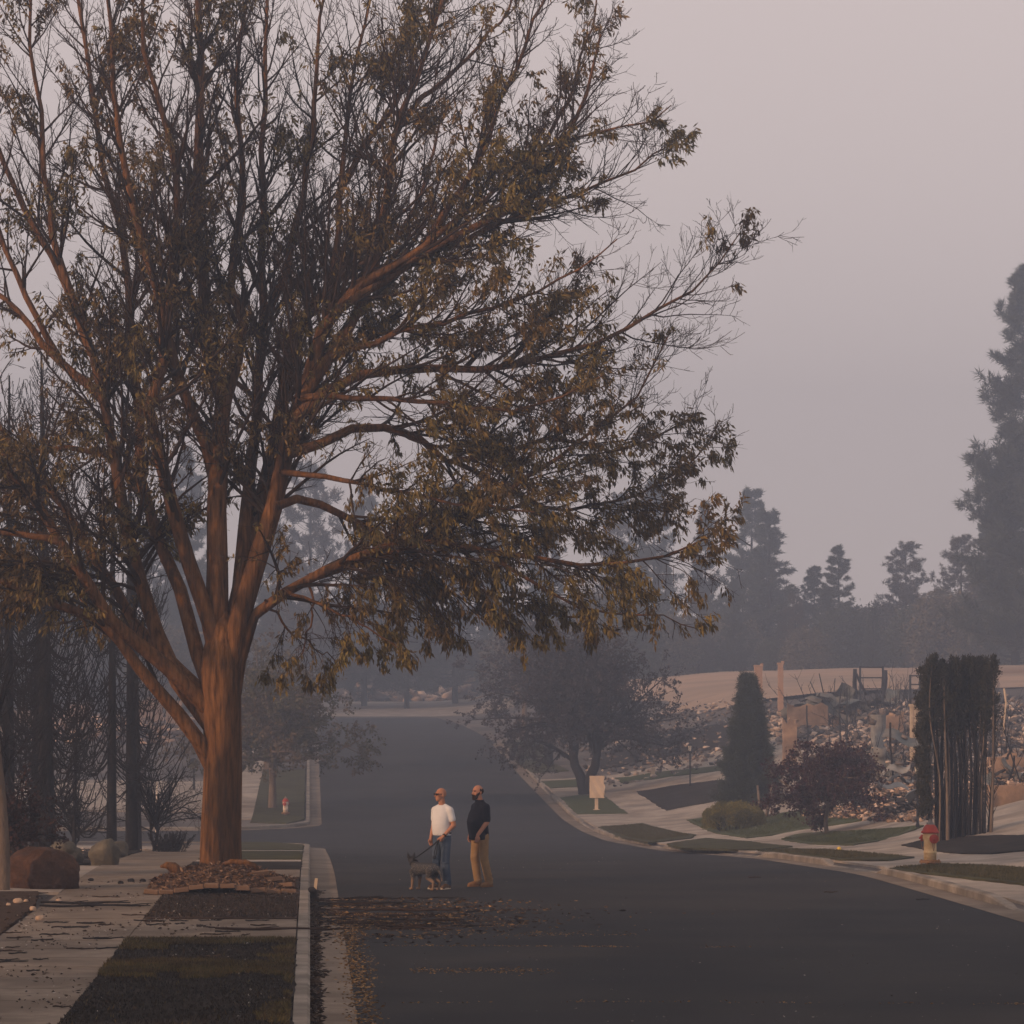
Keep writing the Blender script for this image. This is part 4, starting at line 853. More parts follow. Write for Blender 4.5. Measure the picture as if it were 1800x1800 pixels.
rubble('small pale rubble on the drive behind the boulders', -9, -4.4, 72, 92, 700, (.02, .10), M_RUB, .05)
rubble('rubble along the slope behind the dark round tree', 14, 26, 160, 200, 900, (.06, .3), M_RUB, .3)
# burnt upright sticks in the ruins
for lab, x0, x1, y0, y1, n in (('tangle of burnt twigs around the charred posts', 25, 34, 158, 182, 160), ('burnt twigs standing in the rubble by the steel poles', 22, 27, 120, 150, 90), ('burnt brush beyond the dead stem', 20, 30, 90, 130, 100)):
    X = rng.uniform(x0, x1, n); Yy = rng.uniform(y0, y1, n); p0 = np.stack([X, Yy, zland(X, Yy) - .05], 1); d = nrm(rng.normal(size=(n, 3)) * .5 + UP); L_ = rng.uniform(.5, 2.2, n)[:, None]
    P = np.stack([p0, p0 + d * L_ * .5 + rng.normal(size=(n, 3)) * .05, p0 + d * L_ + rng.normal(size=(n, 3)) * .1], 1)
    P3, R3, *_ = spawn(P, np.full((n, 3), .02), np.full(n, 5), (.2, 1), (20, 60), lambda b_, t_, p_: rng.uniform(.2, .8, len(t_)), 3, .3, .1, .6, .012, .6)
    V, q = join_np([tubes_np(P, np.tile(np.array([.025, .02, .01]), (n, 1)), 4), tubes_np(P3, R3, 3)]); tag(mesh_np('burnt_brush', V, q, M_CHAR), lab, 'brush', None, 'stuff')

# ------------------------------------------------------------------ street furniture
M_RED = mat('hydrant_red', (.30, .030, .022), (.42, .055, .035), 14, .55, .2, 60, (.22, .06, .04), 6, amt3=.5)
M_CREAM = mat('hydrant_cream', (.48, .36, .19), (.62, .50, .31), 9, .6, .2, 60, (.34, .20, .09), 5, amt3=.6)
M_RUST = mat('rusty_iron', (.16, .085, .045), (.30, .17, .09), 10, .85, .4, 60)
M_GREYI = mat('grey_iron', (.16, .15, .15), (.26, .25, .24), 10, .7)
def hydrant(label, b, rz, H, capm, bodym):
    s = H / .92; root = thing('fire_hydrant', label, 'hydrant', b, rz); root.scale = (s, s, s)
    bm = bmesh.new(); add_lathe(bm, [(.10, -.15), (.10, .07), (.115, .085)], 20); obj('standpipe', bm, M_RUST, root, True)
    bm = bmesh.new(); add_lathe(bm, [(.15, .085), (.205, .09), (.205, .125), (.15, .14)], 24); fl = obj('base_flange', bm, M_RUST, root)
    for k in range(8):
        a = k * math.pi / 4; bm = bmesh.new(); add_lathe(bm, [(.018, .06), (.018, .15)], 6, (.178 * math.cos(a), .178 * math.sin(a), 0)); obj('bolt', bm, M_RUST, fl)
    bm = bmesh.new(); add_lathe(bm, [(.118, .135), (.122, .27), (.13, .28), (.13, .295), (.12, .305), (.12, .52), (.135, .56), (.14, .66), (.125, .665)], 24); obj('barrel', bm, bodym, root, True)
    bm = bmesh.new(); add_lathe(bm, [(.165, .655), (.172, .665), (.172, .69), (.15, .70), (.135, .75), (.10, .80), (.065, .825)], 24); obj('bonnet', bm, capm, root, True)
    bm = bmesh.new(); add_lathe(bm, [(.07, .822), (.07, .865), (.03, .87), (.026, .92)], 12); obj('operating_nut', bm, M_GREYI, root)
    for ang, r, L_, z in ((0, .075, .205, .55), (130, .055, .185, .56), (230, .055, .185, .56)):
        Mx = Matrix.Rotation(math.radians(ang), 3, 'Z') @ Matrix.Rotation(math.radians(90), 3, 'X')
        bm = bmesh.new(); add_lathe(bm, [(r, .09), (r, L_ - .045)], 18, (0, 0, z), Mx); nz = obj('nozzle', bm, bodym, root, True)
        bm = bmesh.new(); add_lathe(bm, [(r * 1.16, L_ - .05), (r * 1.2, L_ - .04), (r * 1.2, L_ - .01), (r * .8, L_), (r * .35, L_ + .003), (r * .3, L_ + .03)], 18, (0, 0, z), Mx); obj('nozzle_cap', bm, capm, nz)
        o_ = Mx @ Vector((0, 0, L_)); bm = bmesh.new()
        pts = [Vector((o_.x * (1 - t) + o_.x * .55 * t, o_.y * (1 - t) + o_.y * .55 * t, z - r - .15 * math.sin(t * 3.14))) for t in np.linspace(0, 1, 9)]
        add_tube(bm, pts, .006, 5); obj('chain', bm, M_RUST, nz)
    return root
hydrant('weathered cream fire hydrant with red bonnet and caps on the patchy verge', wpt(1635, 1524, -.01), math.radians(14), .93, M_RED, M_CREAM)
hydrant('small pale fire hydrant with red top at the side street corner', wpt(502, 1433), math.radians(-15), .80, M_RED, mat('hydrant_pale', (.55, .45, .36), (.66, .55, .45), 9, .6))

M_LAMPB = mat('lamp_black', (.016, .019, .026), (.032, .034, .042), 8, .5)
M_GLASS = mat('lamp_glass', (.42, .40, .36), (.52, .50, .46), 5, .25)
def lamp(label, px, ybase, ytop):
    b = wpt(px, ybase); H = (ybase - ytop) * b.y / F; root = thing('lamp_post', label, 'lamp', b)
    bm = bmesh.new(); add_lathe(bm, [(.055, -.1), (.055, .10), (.038, .14), (.036, H - .38), (.05, H - .36)], 14); obj('post', bm, M_LAMPB, root, True)
    bm = bmesh.new(); add_lathe(bm, [(.055, H - .36), (.095, H - .12)], 6); obj('lantern_glass', bm, M_GLASS, root)
    for k in range(6):
        a = k * math.pi / 3; bm = bmesh.new(); add_tube(bm, [(.057 * math.cos(a), .057 * math.sin(a), H - .365), (.099 * math.cos(a), .099 * math.sin(a), H - .115)], .008, 5); obj('glazing_bar', bm, M_LAMPB, root)
    bm = bmesh.new(); add_lathe(bm, [(.125, H - .12), (.12, H - .10), (.05, H - .03), (.015, H - .02), (.015, H)], 12); obj('lantern_roof', bm, M_LAMPB, root)
lamp('black lamp post standing beside the burnt columnar hedge', 1613, 1456, 1340)
lamp('black lamp post on the dark mulch bed', 1213, 1382, 1306)
lamp('black lamp post half hidden behind the purple maple', 1420, 1442, 1330)

M_SIGN = mat('torn_board', (.62, .47, .33), (.72, .56, .41), 3, .8, .3, 12, (.50, .36, .24), 1.6, amt3=.4)
M_SIGNP = mat('sign_post', (.58, .45, .33), (.66, .53, .40), 5, .8)
def sign():
    b = wpt(1050, 1425); sc = b.y / F; root = thing('covered_sign', 'square cream board with a torn edge on a pale post in the verge', 'sign', b, .10)
    w, h, z0 = 27 * sc, 39 * sc, 22 * sc; bm = bmesh.new()
    # wrinkled paper cover, ragged on one side
    n = 12; g = []
    for s in (-.035, .035):
        g.append([[bm.verts.new((-w / 2 + w * i / n + (0 if i < n else rng.uniform(-.10, .03)) + .03 * w * 0, s + .012 * math.sin(i * .9 + j * .7) * (1 if s < 0 else 0), z0 + h * j / n)) for j in range(n + 1)] for i in range(n + 1)])
    for q in g:
        for i in range(n):
            for j in range(n): bm.faces.new((q[i][j], q[i + 1][j], q[i + 1][j + 1], q[i][j + 1]))
    for j in range(n):
        for i in (0, n): bm.faces.new((g[0][i][j], g[0][i][j + 1], g[1][i][j + 1], g[1][i][j]))
    for i in range(n):
        for j in (0, n): bm.faces.new((g[0][i][j], g[0][i + 1][j], g[1][i + 1][j], g[1][i][j]))
    bmesh.ops.recalc_face_normals(bm, faces=bm.faces[:]); obj('board', bm, M_SIGN, root)
    bm = bmesh.new(); add_box(bm, (-.02, .09, z0 / 2 + h * .3), (.13, .10, z0 + h * .6 + .3)); obj('post', bm, M_SIGNP, root)
    bm = bmesh.new(); add_box(bm, (-.02, .06, .02), (.26, .22, .06)); obj('base', bm, M_SIGNP, root)
sign()
def marker():
    b = wpt(1148, 1362); root = thing('utility_box', 'small pale box beside the narrow grass strip', 'box', b); bm = bmesh.new()
    vs = add_box(bm, (0, 0, .14), (.17, .15, .34)); bmesh.ops.bevel(bm, geom=bm.edges[:], offset=.015, segments=2, affect='EDGES'); obj('housing', bm, M_SIGNP, root)
    bm = bmesh.new(); add_box(bm, (0, 0, .33), (.21, .19, .035)); obj('lid', bm, M_SIGNP, root)
marker()
def ball():
    b = wpt(1475, 1496, .05); bm = bmesh.new(); bmesh.ops.create_icosphere(bm, subdivisions=3, radius=.055); o = obj('ball', bm, mat('yellow_ball', (.55, .36, .05), (.70, .50, .10), 8, .6), None, True); o.location = b
    tag(o, 'small yellow ball lying on the brown verge', 'ball')
ball()
def fallen_barrier():
    b = wpt(903, 1333); sc = b.y / F; root = thing('burnt_mailbox_post', 'leaning burnt post with a fallen rail at the far street corner', 'post', b)
    bm = bmesh.new(); add_tube(bm, [(-.15, 0, -.1), (.1, 0, .55), (.2, 0, 28 * sc)], [.13, .12, .11], 8); obj('post', bm, M_CHAR, root)
    bm = bmesh.new(); add_tube(bm, [(.2, 0, 27 * sc), (.9, .05, 23 * sc), (50 * sc, .1, 12 * sc)], [.05, .05, .04], 6); obj('rail', bm, M_CHAR, root)
fallen_barrier()
def dark_mailbox():
    b = at(341, 160); root = thing('mailbox', 'small dark mailbox on a post past the charred conifers', 'mailbox', b); bm = bmesh.new(); add_box(bm, (0, 0, .55), (.10, .10, 1.2)); obj('post', bm, M_CHAR, root)
    bm = bmesh.new()
    pr = [(.22, 0), (.22, .22)] + [(.22 * math.cos(a), .22 + .2 * math.sin(a)) for a in np.linspace(.3, 2.84, 7)] + [(-.22, .22), (-.22, 0)]
    f_ = [[bm.verts.new((x, s, 1.1 + z)) for x, z in pr] for s in (-.3, .3)]; bm.faces.new(f_[0]); bm.faces.new(f_[1][::-1])
    for k in range(len(pr)): bm.faces.new((f_[0][k], f_[1][k], f_[1][(k + 1) % len(pr)], f_[0][(k + 1) % len(pr)]))
    bmesh.ops.recalc_face_normals(bm, faces=bm.faces[:]); obj('box', bm, M_LAMPB, root)
dark_mailbox()

# ------------------------------------------------------------------ boulders, mound, brick edging, litter
def boulder(name, label, b, size, m, seed, cat='boulder'):
    bm = bmesh.new(); bmesh.ops.create_icosphere(bm, subdivisions=4, radius=1)
    off = Vector((seed * 7.1, seed * 3.3, seed))
    for v in bm.verts:
        d = v.co.normalized(); n = mnoise.noise(d * 1.1 + off) * .22 + mnoise.noise(d * 2.6 + off) * .13 + mnoise.noise(d * 6 + off) * .05 + mnoise.noise(d * 15 + off) * .018
        c = d * (1 + n); lim = .86 + .22 * c.x * (-1 if seed % 2 else 1) + .05 * mnoise.noise(d * 4 + off); c = Vector((c.x, c.y, max(-.6, c.z if c.z < lim else lim + (c.z - lim) * .3)))
        v.co = Vector((c.x * size[0], c.y * size[1], (c.z + .55) * size[2]))
    o = obj(name, bm, m, None, True); o.location = b; return tag(o, label, cat)
M_REDROCK = mat('red_rock', (.045, .024, .016), (.115, .060, .037), 7, .9, .9, 20, (.03, .02, .017), 2.6, amt3=.6)
M_GREYROCK = mat('grey_rock', (.085, .075, .055), (.16, .14, .105), 5, .9, .6, 25, (.05, .048, .045), 2.0, amt3=.6)
boulder('boulder', 'large rounded reddish brown boulder on the charred bed', gl(rp(76, 58), 58, -.03), (.60, .45, .50), M_REDROCK, 1)
boulder('boulder', 'grey green boulder with a dark side on the black strip', gl(rp(184, 68.3), 68.3, -.03), (.31, .28, .37), M_GREYROCK, 2)
boulder('boulder', 'shadowed grey boulder behind the reddish one', gl(rp(112, 69), 69, -.03), (.36, .3, .36), M_GREYROCK, 3)
boulder('boulder', 'small grey boulder half hidden behind the grey green one', gl(rp(205, 78), 78, -.03), (.28, .25, .25), M_GREYROCK, 4)
MX, MY = -1.55, 59.6
def mound_z(x, y):
    d = math.hypot((x - MX) / 1.35, (y - (MY - .8)) / 3.6); return float(zland(x, y)) + .02 + .34 * max(0, 1 - d * d) ** 1.2 + .012 * mnoise.noise((x * 9, y * 9, 0))
def mound():
    n, m = 44, 60; xs = np.linspace(-2.75, -.25, n); ys = np.linspace(56.0, 61.7, m); V = [(x, y, mound_z(x, y)) for y in ys for x in xs]
    Fc = [(j * n + i, j * n + i + 1, (j + 1) * n + i + 1, (j + 1) * n + i) for j in range(m - 1) for i in range(n - 1)]
    tag(mesh_np('mulch_mound', V, Fc, M_MULCH, None, True), 'low mound of brown mulch heaped round the big tree trunk', 'mound')
    k = 5200; X = rng.uniform(-2.7, -.3, k); Yy = rng.uniform(56.2, 61.5, k); p = np.array([(x, y, mound_z(x, y) + .008) for x, y in zip(X, Yy)])
    V, f, rnd = leaves_np(p, rng.normal(size=p.shape) * np.array([1, 1, .35]), rng.uniform(.04, .12, k), rng.uniform(.010, .026, k))
    tag(mesh_np('leaf_litter', V, f, leafmat('mulch_chips', [(.03, .015, .009), (.075, .04, .022), (.13, .075, .042), (.25, .16, .10)], 0, .9), None, False, rnd), 'brown leaf and bark litter covering the mulch mound', 'litter', None, 'stuff')
mound()
def bricks():
    M_BR = mat('edging_brick', (.17, .105, .065), (.27, .175, .115), 8, .9, .4, 40, (.08, .05, .035), 3, amt3=.5)
    root = thing('brick_edging', 'row of uneven edging bricks holding back the mulch mound', 'edging', (0, 0, 0))
    bm = bmesh.new(); add_box(bm, (0, 0, 0), (.235, .11, .075)); bmesh.ops.bevel(bm, geom=bm.edges[:], offset=.008, segments=1, affect='EDGES')
    me = bpy.data.meshes.new('brick'); bm.to_mesh(me); bm.free(); me.materials.append(M_BR)
    pts = [(-2.6, 56.0)] + [(-2.35 + i * .25, 55.75 - .12 * math.sin(i * .5) + .35 * max(0, i - 5) / 4) for i in range(9)]
    for i, (x, y) in enumerate(pts):
        o = link(bpy.data.objects.new('brick', me), root); z = max(mound_z(x, min(y + .25, 61)), float(zland(x, y)) + .04); o.location = (x, y, z + .015 + .05 * math.exp(-((x + 1.5) / .6) ** 2)); o.rotation_euler = (rng.normal() * .08, rng.normal() * .07, rng.normal() * .10)
    for x, y, rz in ((-.62, 57.6, .5), (-.42, 57.35, -.35), (-.85, 57.9, .4)):
        o = link(bpy.data.objects.new('brick', me), root); o.location = (x, y, mound_z(x, y) + .04); o.rotation_euler = (rng.normal() * .15, rng.normal() * .1, rz); o.scale = (1.3, 1, 1)
bricks()
def roots():
    root = thing('surface_root', 'pale arched surface root on the mulch mound', 'root', (0, 0, 0)); bm = bmesh.new()
    add_tube(bm, [(x, y, mound_z(x, y) + h) for x, y, h in ((-1.55, 58.75, .0), (-1.35, 58.5, .09), (-1.1, 58.4, .12), (-.95, 58.4, .10), (-.88, 58.45, .02), (-.95, 58.5, -.03))], [.03, .045, .05, .045, .04, .03], 10); obj('root_wood', bm, M_PALE if False else M_BARK, root, True)
    b = Vector((-2.35, 58.6, mound_z(-2.35, 58.6))); bm = bmesh.new(); add_tube(bm, [b + Vector(v) for v in ((.12, 0, -.05), (.1, 0, .04), (0, 0, .11), (-.12, 0, .15), (-.22, 0, .12))], [.03, .09, .10, .06, .02], 10); o = obj('stump', bm, M_BARK, None, True)
    tag(o, 'small gnarled brown stump at the foot of the big tree', 'stump')
    bm = bmesh.new(); add_box(bm, (.085, 57.2, .17), (.05, .04, .36), rotm(.1, .12, 0)); o = obj('wooden_stake', bm, M_PALE); tag(o, 'short splintered pale stake standing in the gutter', 'stake')
    bm = bmesh.new(); add_box(bm, (.04, 57.0, .10), (.12, .16, .2), rotm(.2, -.1, .2)); bmesh.ops.bevel(bm, geom=bm.edges[:], offset=.02, segments=1, affect='EDGES'); o = obj('bark_chunk', bm, M_CHAR); tag(o, 'dark chunk of bark beside the pale stake', 'bark')
roots()
# fallen sticks: each one a thing
def stick_mesh(k):
    bm = bmesh.new(); L_ = 1.0; pts = [Vector((L_ * (t - .5), .03 * math.sin(t * 5 + k), .012 + .006 * math.sin(t * 9 + k))) for t in np.linspace(0, 1, 7)]
    add_tube(bm, pts, [.011, .014, .012, .013, .010, .009, .005], 6)
    for t, s in ((.35, 1), (.6, -1), (.8, 1)):
        p = Vector((L_ * (t - .5), 0, .012)); add_tube(bm, [p, p + Vector((.10, s * .05, .01)), p + Vector((.16 + .02 * k, s * .10, .015))], [.006, .005, .003], 4)
    me = bpy.data.meshes.new('fallen_stick'); bm.to_mesh(me); bm.free(); me.materials.append(M_CHAR if k % 2 else M_TWIG); return me
STK = [stick_mesh(k) for k in range(4)]
def stick(x, y, z, L_, rz, label, group, r=1.0):
    o = link(bpy.data.objects.new('fallen_stick', STK[rng.integers(0, 4)])); o.location = (x, y, z); o.rotation_euler = (0, 0, rz); o.scale = (L_, max(.5, L_ * .7) * r, r); tag(o, label, 'stick', group)
for k in range(46):
    y = rng.uniform(48.5, 57.5); x = .15 + abs(rng.normal()) * 1.15; stick(x, y, float(zr(y)) + .014, rng.uniform(.2, .95), rng.normal() * .5, 'thin dark stick lying in the gutter and road under the tree', 'sticks fallen on the road')
for k in range(26):
    y = rng.uniform(45, 49.3); x = rng.uniform(-4, -.3); stick(x, y, float(zland(x, y)) + .018, rng.uniform(.15, .55), rng.normal() * .5, 'thin dark stick lying on the pavement and crossing slab', 'sticks fallen on the pavement', .8)
for k in range(34):
    y = rng.uniform(33, 57); x = rng.uniform(-6, -2.5); stick(x, y, float(zland(x, y)) + .018, rng.uniform(.12, .5), rng.normal() * .4, 'thin dark stick lying on the pavement and crossing slab', 'sticks fallen on the pavement', .7)
for x, y, L_, rz, lab in ((-3.5, 53.2, 1.4, .06, 'dark fallen branch across the pavement beside the soil bed'), (-3.3, 52.4, 1.7, .04, 'longer of two dark branches across the pavement by the soil bed'), (-.5, 46.8, 1.6, .02, 'dark fallen branch lying over the kerb at the crossing slab'), (.8, 55.5, 1.9, .02, 'longest fallen branch on the road beside the pale stake'), (1.6, 53.4, 1.5, -.03, 'dark fallen branch amid bark crumbs on the road')):
    stick(x, y, float(zland(x, y) if x < 0 else zr(y)) + .02, L_, rz, lab, 'long fallen branches', 1.5)
for x, y in ((9.0, 59.0), (8.4, 64.5), (10.2, 56.8)):
    stick(x, y, float(zr(y)) + .012, .24, .03, 'lone short stick on the open asphalt', 'sticks on the open asphalt', .8)
def scatter(name, label, n, gen, L_, W_, m, cat='litter', up=.15):
    p = np.array([gen() for _ in range(n)]); V, f, rnd = leaves_np(p, rng.normal(size=p.shape) * np.array([1, 1, up]), rng.uniform(*L_, n), rng.uniform(*W_, n)); return tag(mesh_np(name, V, f, m, None, False, rnd), label, cat, None, 'stuff')
M_LITDARK = leafmat('dark_litter', [(.018, .012, .009), (.04, .026, .018), (.075, .048, .028)], 0, .9)
M_LITORG = leafmat('orange_litter', [(.09, .05, .022), (.20, .12, .05), (.34, .21, .09)], 0, .9)
def g_gutter():
    y = 28 + 32 * rng.random(); return (.02 + abs(rng.normal()) * (.045 + .09 * max(0, mnoise.noise((y * .5, 0, 1)))), y, float(zr(y)) + .018)
scatter('gutter_litter', 'dark leaves drifted along the kerb foot', 3000, g_gutter, (.05, .12), (.008, .02), M_LITDARK)
def g_edge():
    y = 28 + 24 * rng.random(); return (.56 + rng.normal() * .10, y, float(zr(y)) + .012)
scatter('gutter_litter', 'tan leaf crumbs along the edge of the gutter pan', 2000, g_edge, (.03, .07), (.006, .014), M_LITORG)
def g_fan():
    while True:
        y = 52.6 + 2.6 * rng.normal(); x = .1 + abs(rng.normal()) * 1.5
        if 46 < y < 57.4 and mnoise.noise((x * .45, y * 2.2, 8)) > rng.uniform(-.25, .35): return (x, y, float(zr(y)) + .012)
scatter('road_litter', 'dark bark and leaf crumbs fanned over the road under the tree', 3000, g_fan, (.04, .16), (.006, .02), M_LITDARK)
scatter('road_litter', 'orange bark crumbs fanned over the road under the tree', 1800, g_fan, (.03, .10), (.006, .016), M_LITORG)
def g_lines():
    while True:
        k = int(rng.integers(0, 5)); y0, x0, x1 = ((36.6, .9, 9), (45.5, 1.0, 6), (48.2, 1.5, 4.6), (41.5, 1.2, 3), (50.3, 2, 3.2))[k]; x = rng.uniform(x0, x1)
        if mnoise.noise((x * 1.1, k * 5.3, 2)) > rng.uniform(-.3, .3): break
    return (x, y0 + .05 * (x - x0) + .25 * math.sin(x * .6 + k) + rng.normal() * (.05 if k < 2 else .25), .008)
scatter('road_litter', 'thin tan lines of leaf crumbs caught in road seams', 1000, g_lines, (.02, .06), (.004, .010), M_LITORG)
def g_road():
    y = 34 + 55 * rng.random() ** 1.5; return (rng.uniform(.7, 10.5), y, float(zr(y)) + .008)
scatter('road_litter', 'pale ash flakes scattered on the open asphalt', 420, g_road, (.012, .045), (.004, .010), leafmat('ash_flakes', [(.06, .056, .052), (.14, .13, .12), (.32, .30, .28)], 0, .9))
def g_walk():
    while True:
        y = rng.uniform(32, 60); x = rng.uniform(-6.5, -2.45) if rng.random() < .6 else rng.uniform(-2.4, -.2)
        if mnoise.noise((x * .9, y * .45, 1.5)) > rng.uniform(-.2, .4): break
    return (x, y, float(zland(x, y)) + .045 if x > -2.42 or x < -4.15 else float(zland(x, y)) + .022)
scatter('pavement_litter', 'dark leaf crumbs strewn over pavement and beds', 1700, g_walk, (.02, .09), (.006, .02), M_LITDARK)
scatter('pavement_litter', 'pale ash flakes strewn over pavement and beds', 420, g_walk, (.015, .05), (.006, .015), leafmat('pale_ash', [(.25, .23, .21), (.5, .47, .44)], 0, .9))
# grass
M_GRASS = leafmat('verge_grass', [(.040, .036, .010), (.085, .070, .020), (.14, .105, .034), (.09, .055, .022)], .2, cols2=[(.03, .022, .010), (.06, .042, .016), (.10, .068, .026)], noise_scale=1.8)
M_BURNT = leafmat('burnt_grass', [(.005, .004, .0035), (.013, .010, .007), (.032, .022, .013)], 0)
def grass(label, n, gen, m, h=(.03, .08), name='grass'):
    p = np.array([gen() for _ in range(n)]); V, f, rnd = leaves_np(p, rng.normal(size=p.shape) * np.array([.5, .5, .1]) + UP, rng.uniform(*h, n), rng.uniform(.004, .009, n)); return tag(mesh_np(name, V, f, m, None, False, rnd), label, 'grass', None, 'stuff')
def g_green():
    while True:
        x = rng.uniform(-2.4, -.2); y = rng.uniform(27, 44.7); k = mnoise.noise((x * .8, y * .8, 2))
        k2 = mnoise.noise((x * 2.3, y * 1.9, 4)); band = (38.3 + 1.1 * k + .5 * k2 < y < 40.2 + 1.1 * k + .5 * k2) or y > 43.4 + 1.6 * k + .5 * k2 or (x > -.42 + .5 * k + .2 * k2 and rng.random() < .6) or rng.random() < .006
        if band and mnoise.noise((x * 2.2, y * 1.1, 6)) > -.35: return (x, y, float(zland(x, y)) + .03)
grass('yellow green grass fringe remaining on the burnt verge bed', 26000, g_green, M_GRASS, (.03, .075))
def g_burnt():
    return (lambda x, y: (x, y, float(zland(x, y)) + .028))(rng.uniform(-2.4, -.2), rng.uniform(27, 44.7))
grass('scorched black grass stubble on the burnt verge bed', 24000, g_burnt, M_BURNT, (.015, .05))
def g_soil2():
    return (lambda x, y: (x, y, float(zland(x, y)) + .02))(rng.uniform(-2.4, -.2), rng.uniform(49.6, 56))
grass('dark stubble in the soil bed before the brick edging', 6000, g_soil2, M_BURNT, (.02, .05))
def in_img(poly):
    P = [hit(*p) for p in poly]; xs = [p[0] for p in P]; ys = [p[1] for p in P]
    def g():
        while True:
            x, y = rng.uniform(min(xs), max(xs)), rng.uniform(min(ys), max(ys)); c = False
            for (x1, y1), (x2, y2) in zip(P, P[1:] + P[:1]):
                if (y1 > y) != (y2 > y) and x < (x2 - x1) * (y - y1) / (y2 - y1) + x1: c = not c
            if c: return (x, y, float(zland(x, y)) + .025)
    return g
M_GRASSD = leafmat('dull_grass', [(.030, .032, .012), (.060, .056, .022), (.095, .080, .034)], .15)
M_GRASSG = leafmat('green_grass', [(.032, .042, .014), (.055, .068, .024), (.085, .090, .036)], .15)
grass('patchy grass around the red topped hydrant', 9000, in_img([(1570, 1528), (1650, 1522), (1760, 1526), (1830, 1532), (1830, 1558), (1760, 1550), (1660, 1539), (1600, 1532)]), M_GRASSD, (.03, .07))
grass('short green grass on the maple island', 9000, in_img([(1378, 1476), (1455, 1465), (1600, 1457), (1590, 1463), (1540, 1479), (1495, 1485), (1425, 1482)]), M_GRASSG, (.03, .07))
grass('olive grass on the lens shaped verge', 7000, in_img([(1340, 1496), (1450, 1496), (1590, 1508), (1480, 1511), (1400, 1502)]), M_GRASSD, (.03, .07))
grass('green grass on the sloping lawn', 14000, in_img([(1215, 1443), (1330, 1438), (1450, 1420), (1600, 1420), (1400, 1459), (1315, 1472)]), M_GRASSG, (.04, .09))
grass('olive grass on the verges below the covered sign', 12000, in_img([(1055, 1455), (1130, 1450), (1215, 1469), (1140, 1480), (1092, 1470)]), M_GRASSD, (.04, .09))
# small stones on the drive and by the bed
for k, (px, Y, s) in enumerate(((212, 59.5, .05), (230, 60.2, .06), (251, 60.2, .055), (277, 59.6, .065), (160, 60.5, .05))):
    boulder('stone', 'dark fist sized stone lying on the concrete beside the big tree', gl(rp(px, Y), Y, .012), (s, s * .8, s * .7), M_CHAR, 5 + k, 'stone')['group'] = 'dark stones on the concrete'
for k, (px, Y, s) in enumerate(((32, 53, .075), (46, 53.4, .04), (103, 53.5, .045), (15, 52.4, .04), (70, 48.8, .06), (58, 51.2, .055))):
    boulder('stone', 'pale broken stone lying on the charred bed edge', gl(rp(px, Y), Y, .03), (s, s * .8, s * .8), mat('pale_stone', (.34, .24, .17), (.46, .35, .26), 9, .9), 12 + k, 'stone')['group'] = 'pale stones on the charred bed'
def edge_trunk():
    b = gl(rp(4, 57.2), 57.2); root = thing('bare_tree', 'tan barked trunk of a dead tree beside the red boulder', 'tree', b)
    p, r = resample([(0, 0, -.2), (.02, 0, .6), (-.05, 0, 1.8), (-.25, 0, 3.6)], (.13, .07), 12); V, q = tubes_np(p[None], r[None], 14); mesh_np('trunk', V, q, M_GREYBARK, root, True)
    Pb, Rb, _, _, Lb = spawn(p[None], r[None], np.array([16]), (.45, 1), (30, 65), lambda b_, t_, p_: rng.uniform(.6, 1.6, len(t_)), 6, .6, .12, .4, .04, .3)
    Pc, Rc, *_ = spawn(Pb, Rb, np.full(len(Pb), 8), (.2, 1), (25, 60), lambda b_, t_, p_: rng.uniform(.2, .6, len(t_)), 4, .4, .12, .5, .01, .5)
    V, q = join_np([tubes_np(Pb, Rb, 6), tubes_np(Pc, np.maximum(Rc, .004), 3)]); tag(mesh_np('branches', V, q, M_CHAR, root), kind='stuff')
edge_trunk()

# ------------------------------------------------------------------ people and dog
def _ring(bm, c, u, v, ru, rv, n): return [bm.verts.new(c + u * (ru * math.cos(2 * math.pi * k / n)) + v * (rv * math.sin(2 * math.pi * k / n))) for k in range(n)]
def _skin(bm, rings):
    n = len(rings[0])
    for a, b in zip(rings, rings[1:]):
        for k in range(n): bm.faces.new((a[k], a[(k + 1) % n], b[(k + 1) % n], b[k]))
    bm.faces.new(rings[0][::-1]); bm.faces.new(rings[-1])
def s_cap(bm, p0, r0, p1, r1, n=14):
    p0, p1 = Vector(p0), Vector(p1); t = (p1 - p0).normalized(); u = t.cross(Vector((.31, .52, .79))).normalized(); v = t.cross(u); R = []
    for a in (-85, -60, -30): R.append(_ring(bm, p0 + t * r0 * math.sin(math.radians(a)), u, v, r0 * math.cos(math.radians(a)), r0 * math.cos(math.radians(a)), n))
    R.append(_ring(bm, p0, u, v, r0, r0, n)); R.append(_ring(bm, p1, u, v, r1, r1, n))
    for a in (30, 60, 85): R.append(_ring(bm, p1 + t * r1 * math.sin(math.radians(a)), u, v, r1 * math.cos(math.radians(a)), r1 * math.cos(math.radians(a)), n))
    _skin(bm, R)
def s_ell(bm, c, r, rot=None):
    M = Matrix.Translation(c) @ (rot.to_4x4() if rot is not None else Matrix.Identity(4)) @ Matrix.Diagonal((*r, 1)); bmesh.ops.create_uvsphere(bm, u_segments=18, v_segments=12, radius=1, matrix=M)
def s_loft(bm, rings, n=24):
    _skin(bm, [_ring(bm, Vector((cx, cy, z)), Vector((1, 0, 0)), Vector((0, 1, 0)), rx, ry, n) for cx, cy, z, rx, ry in rings])
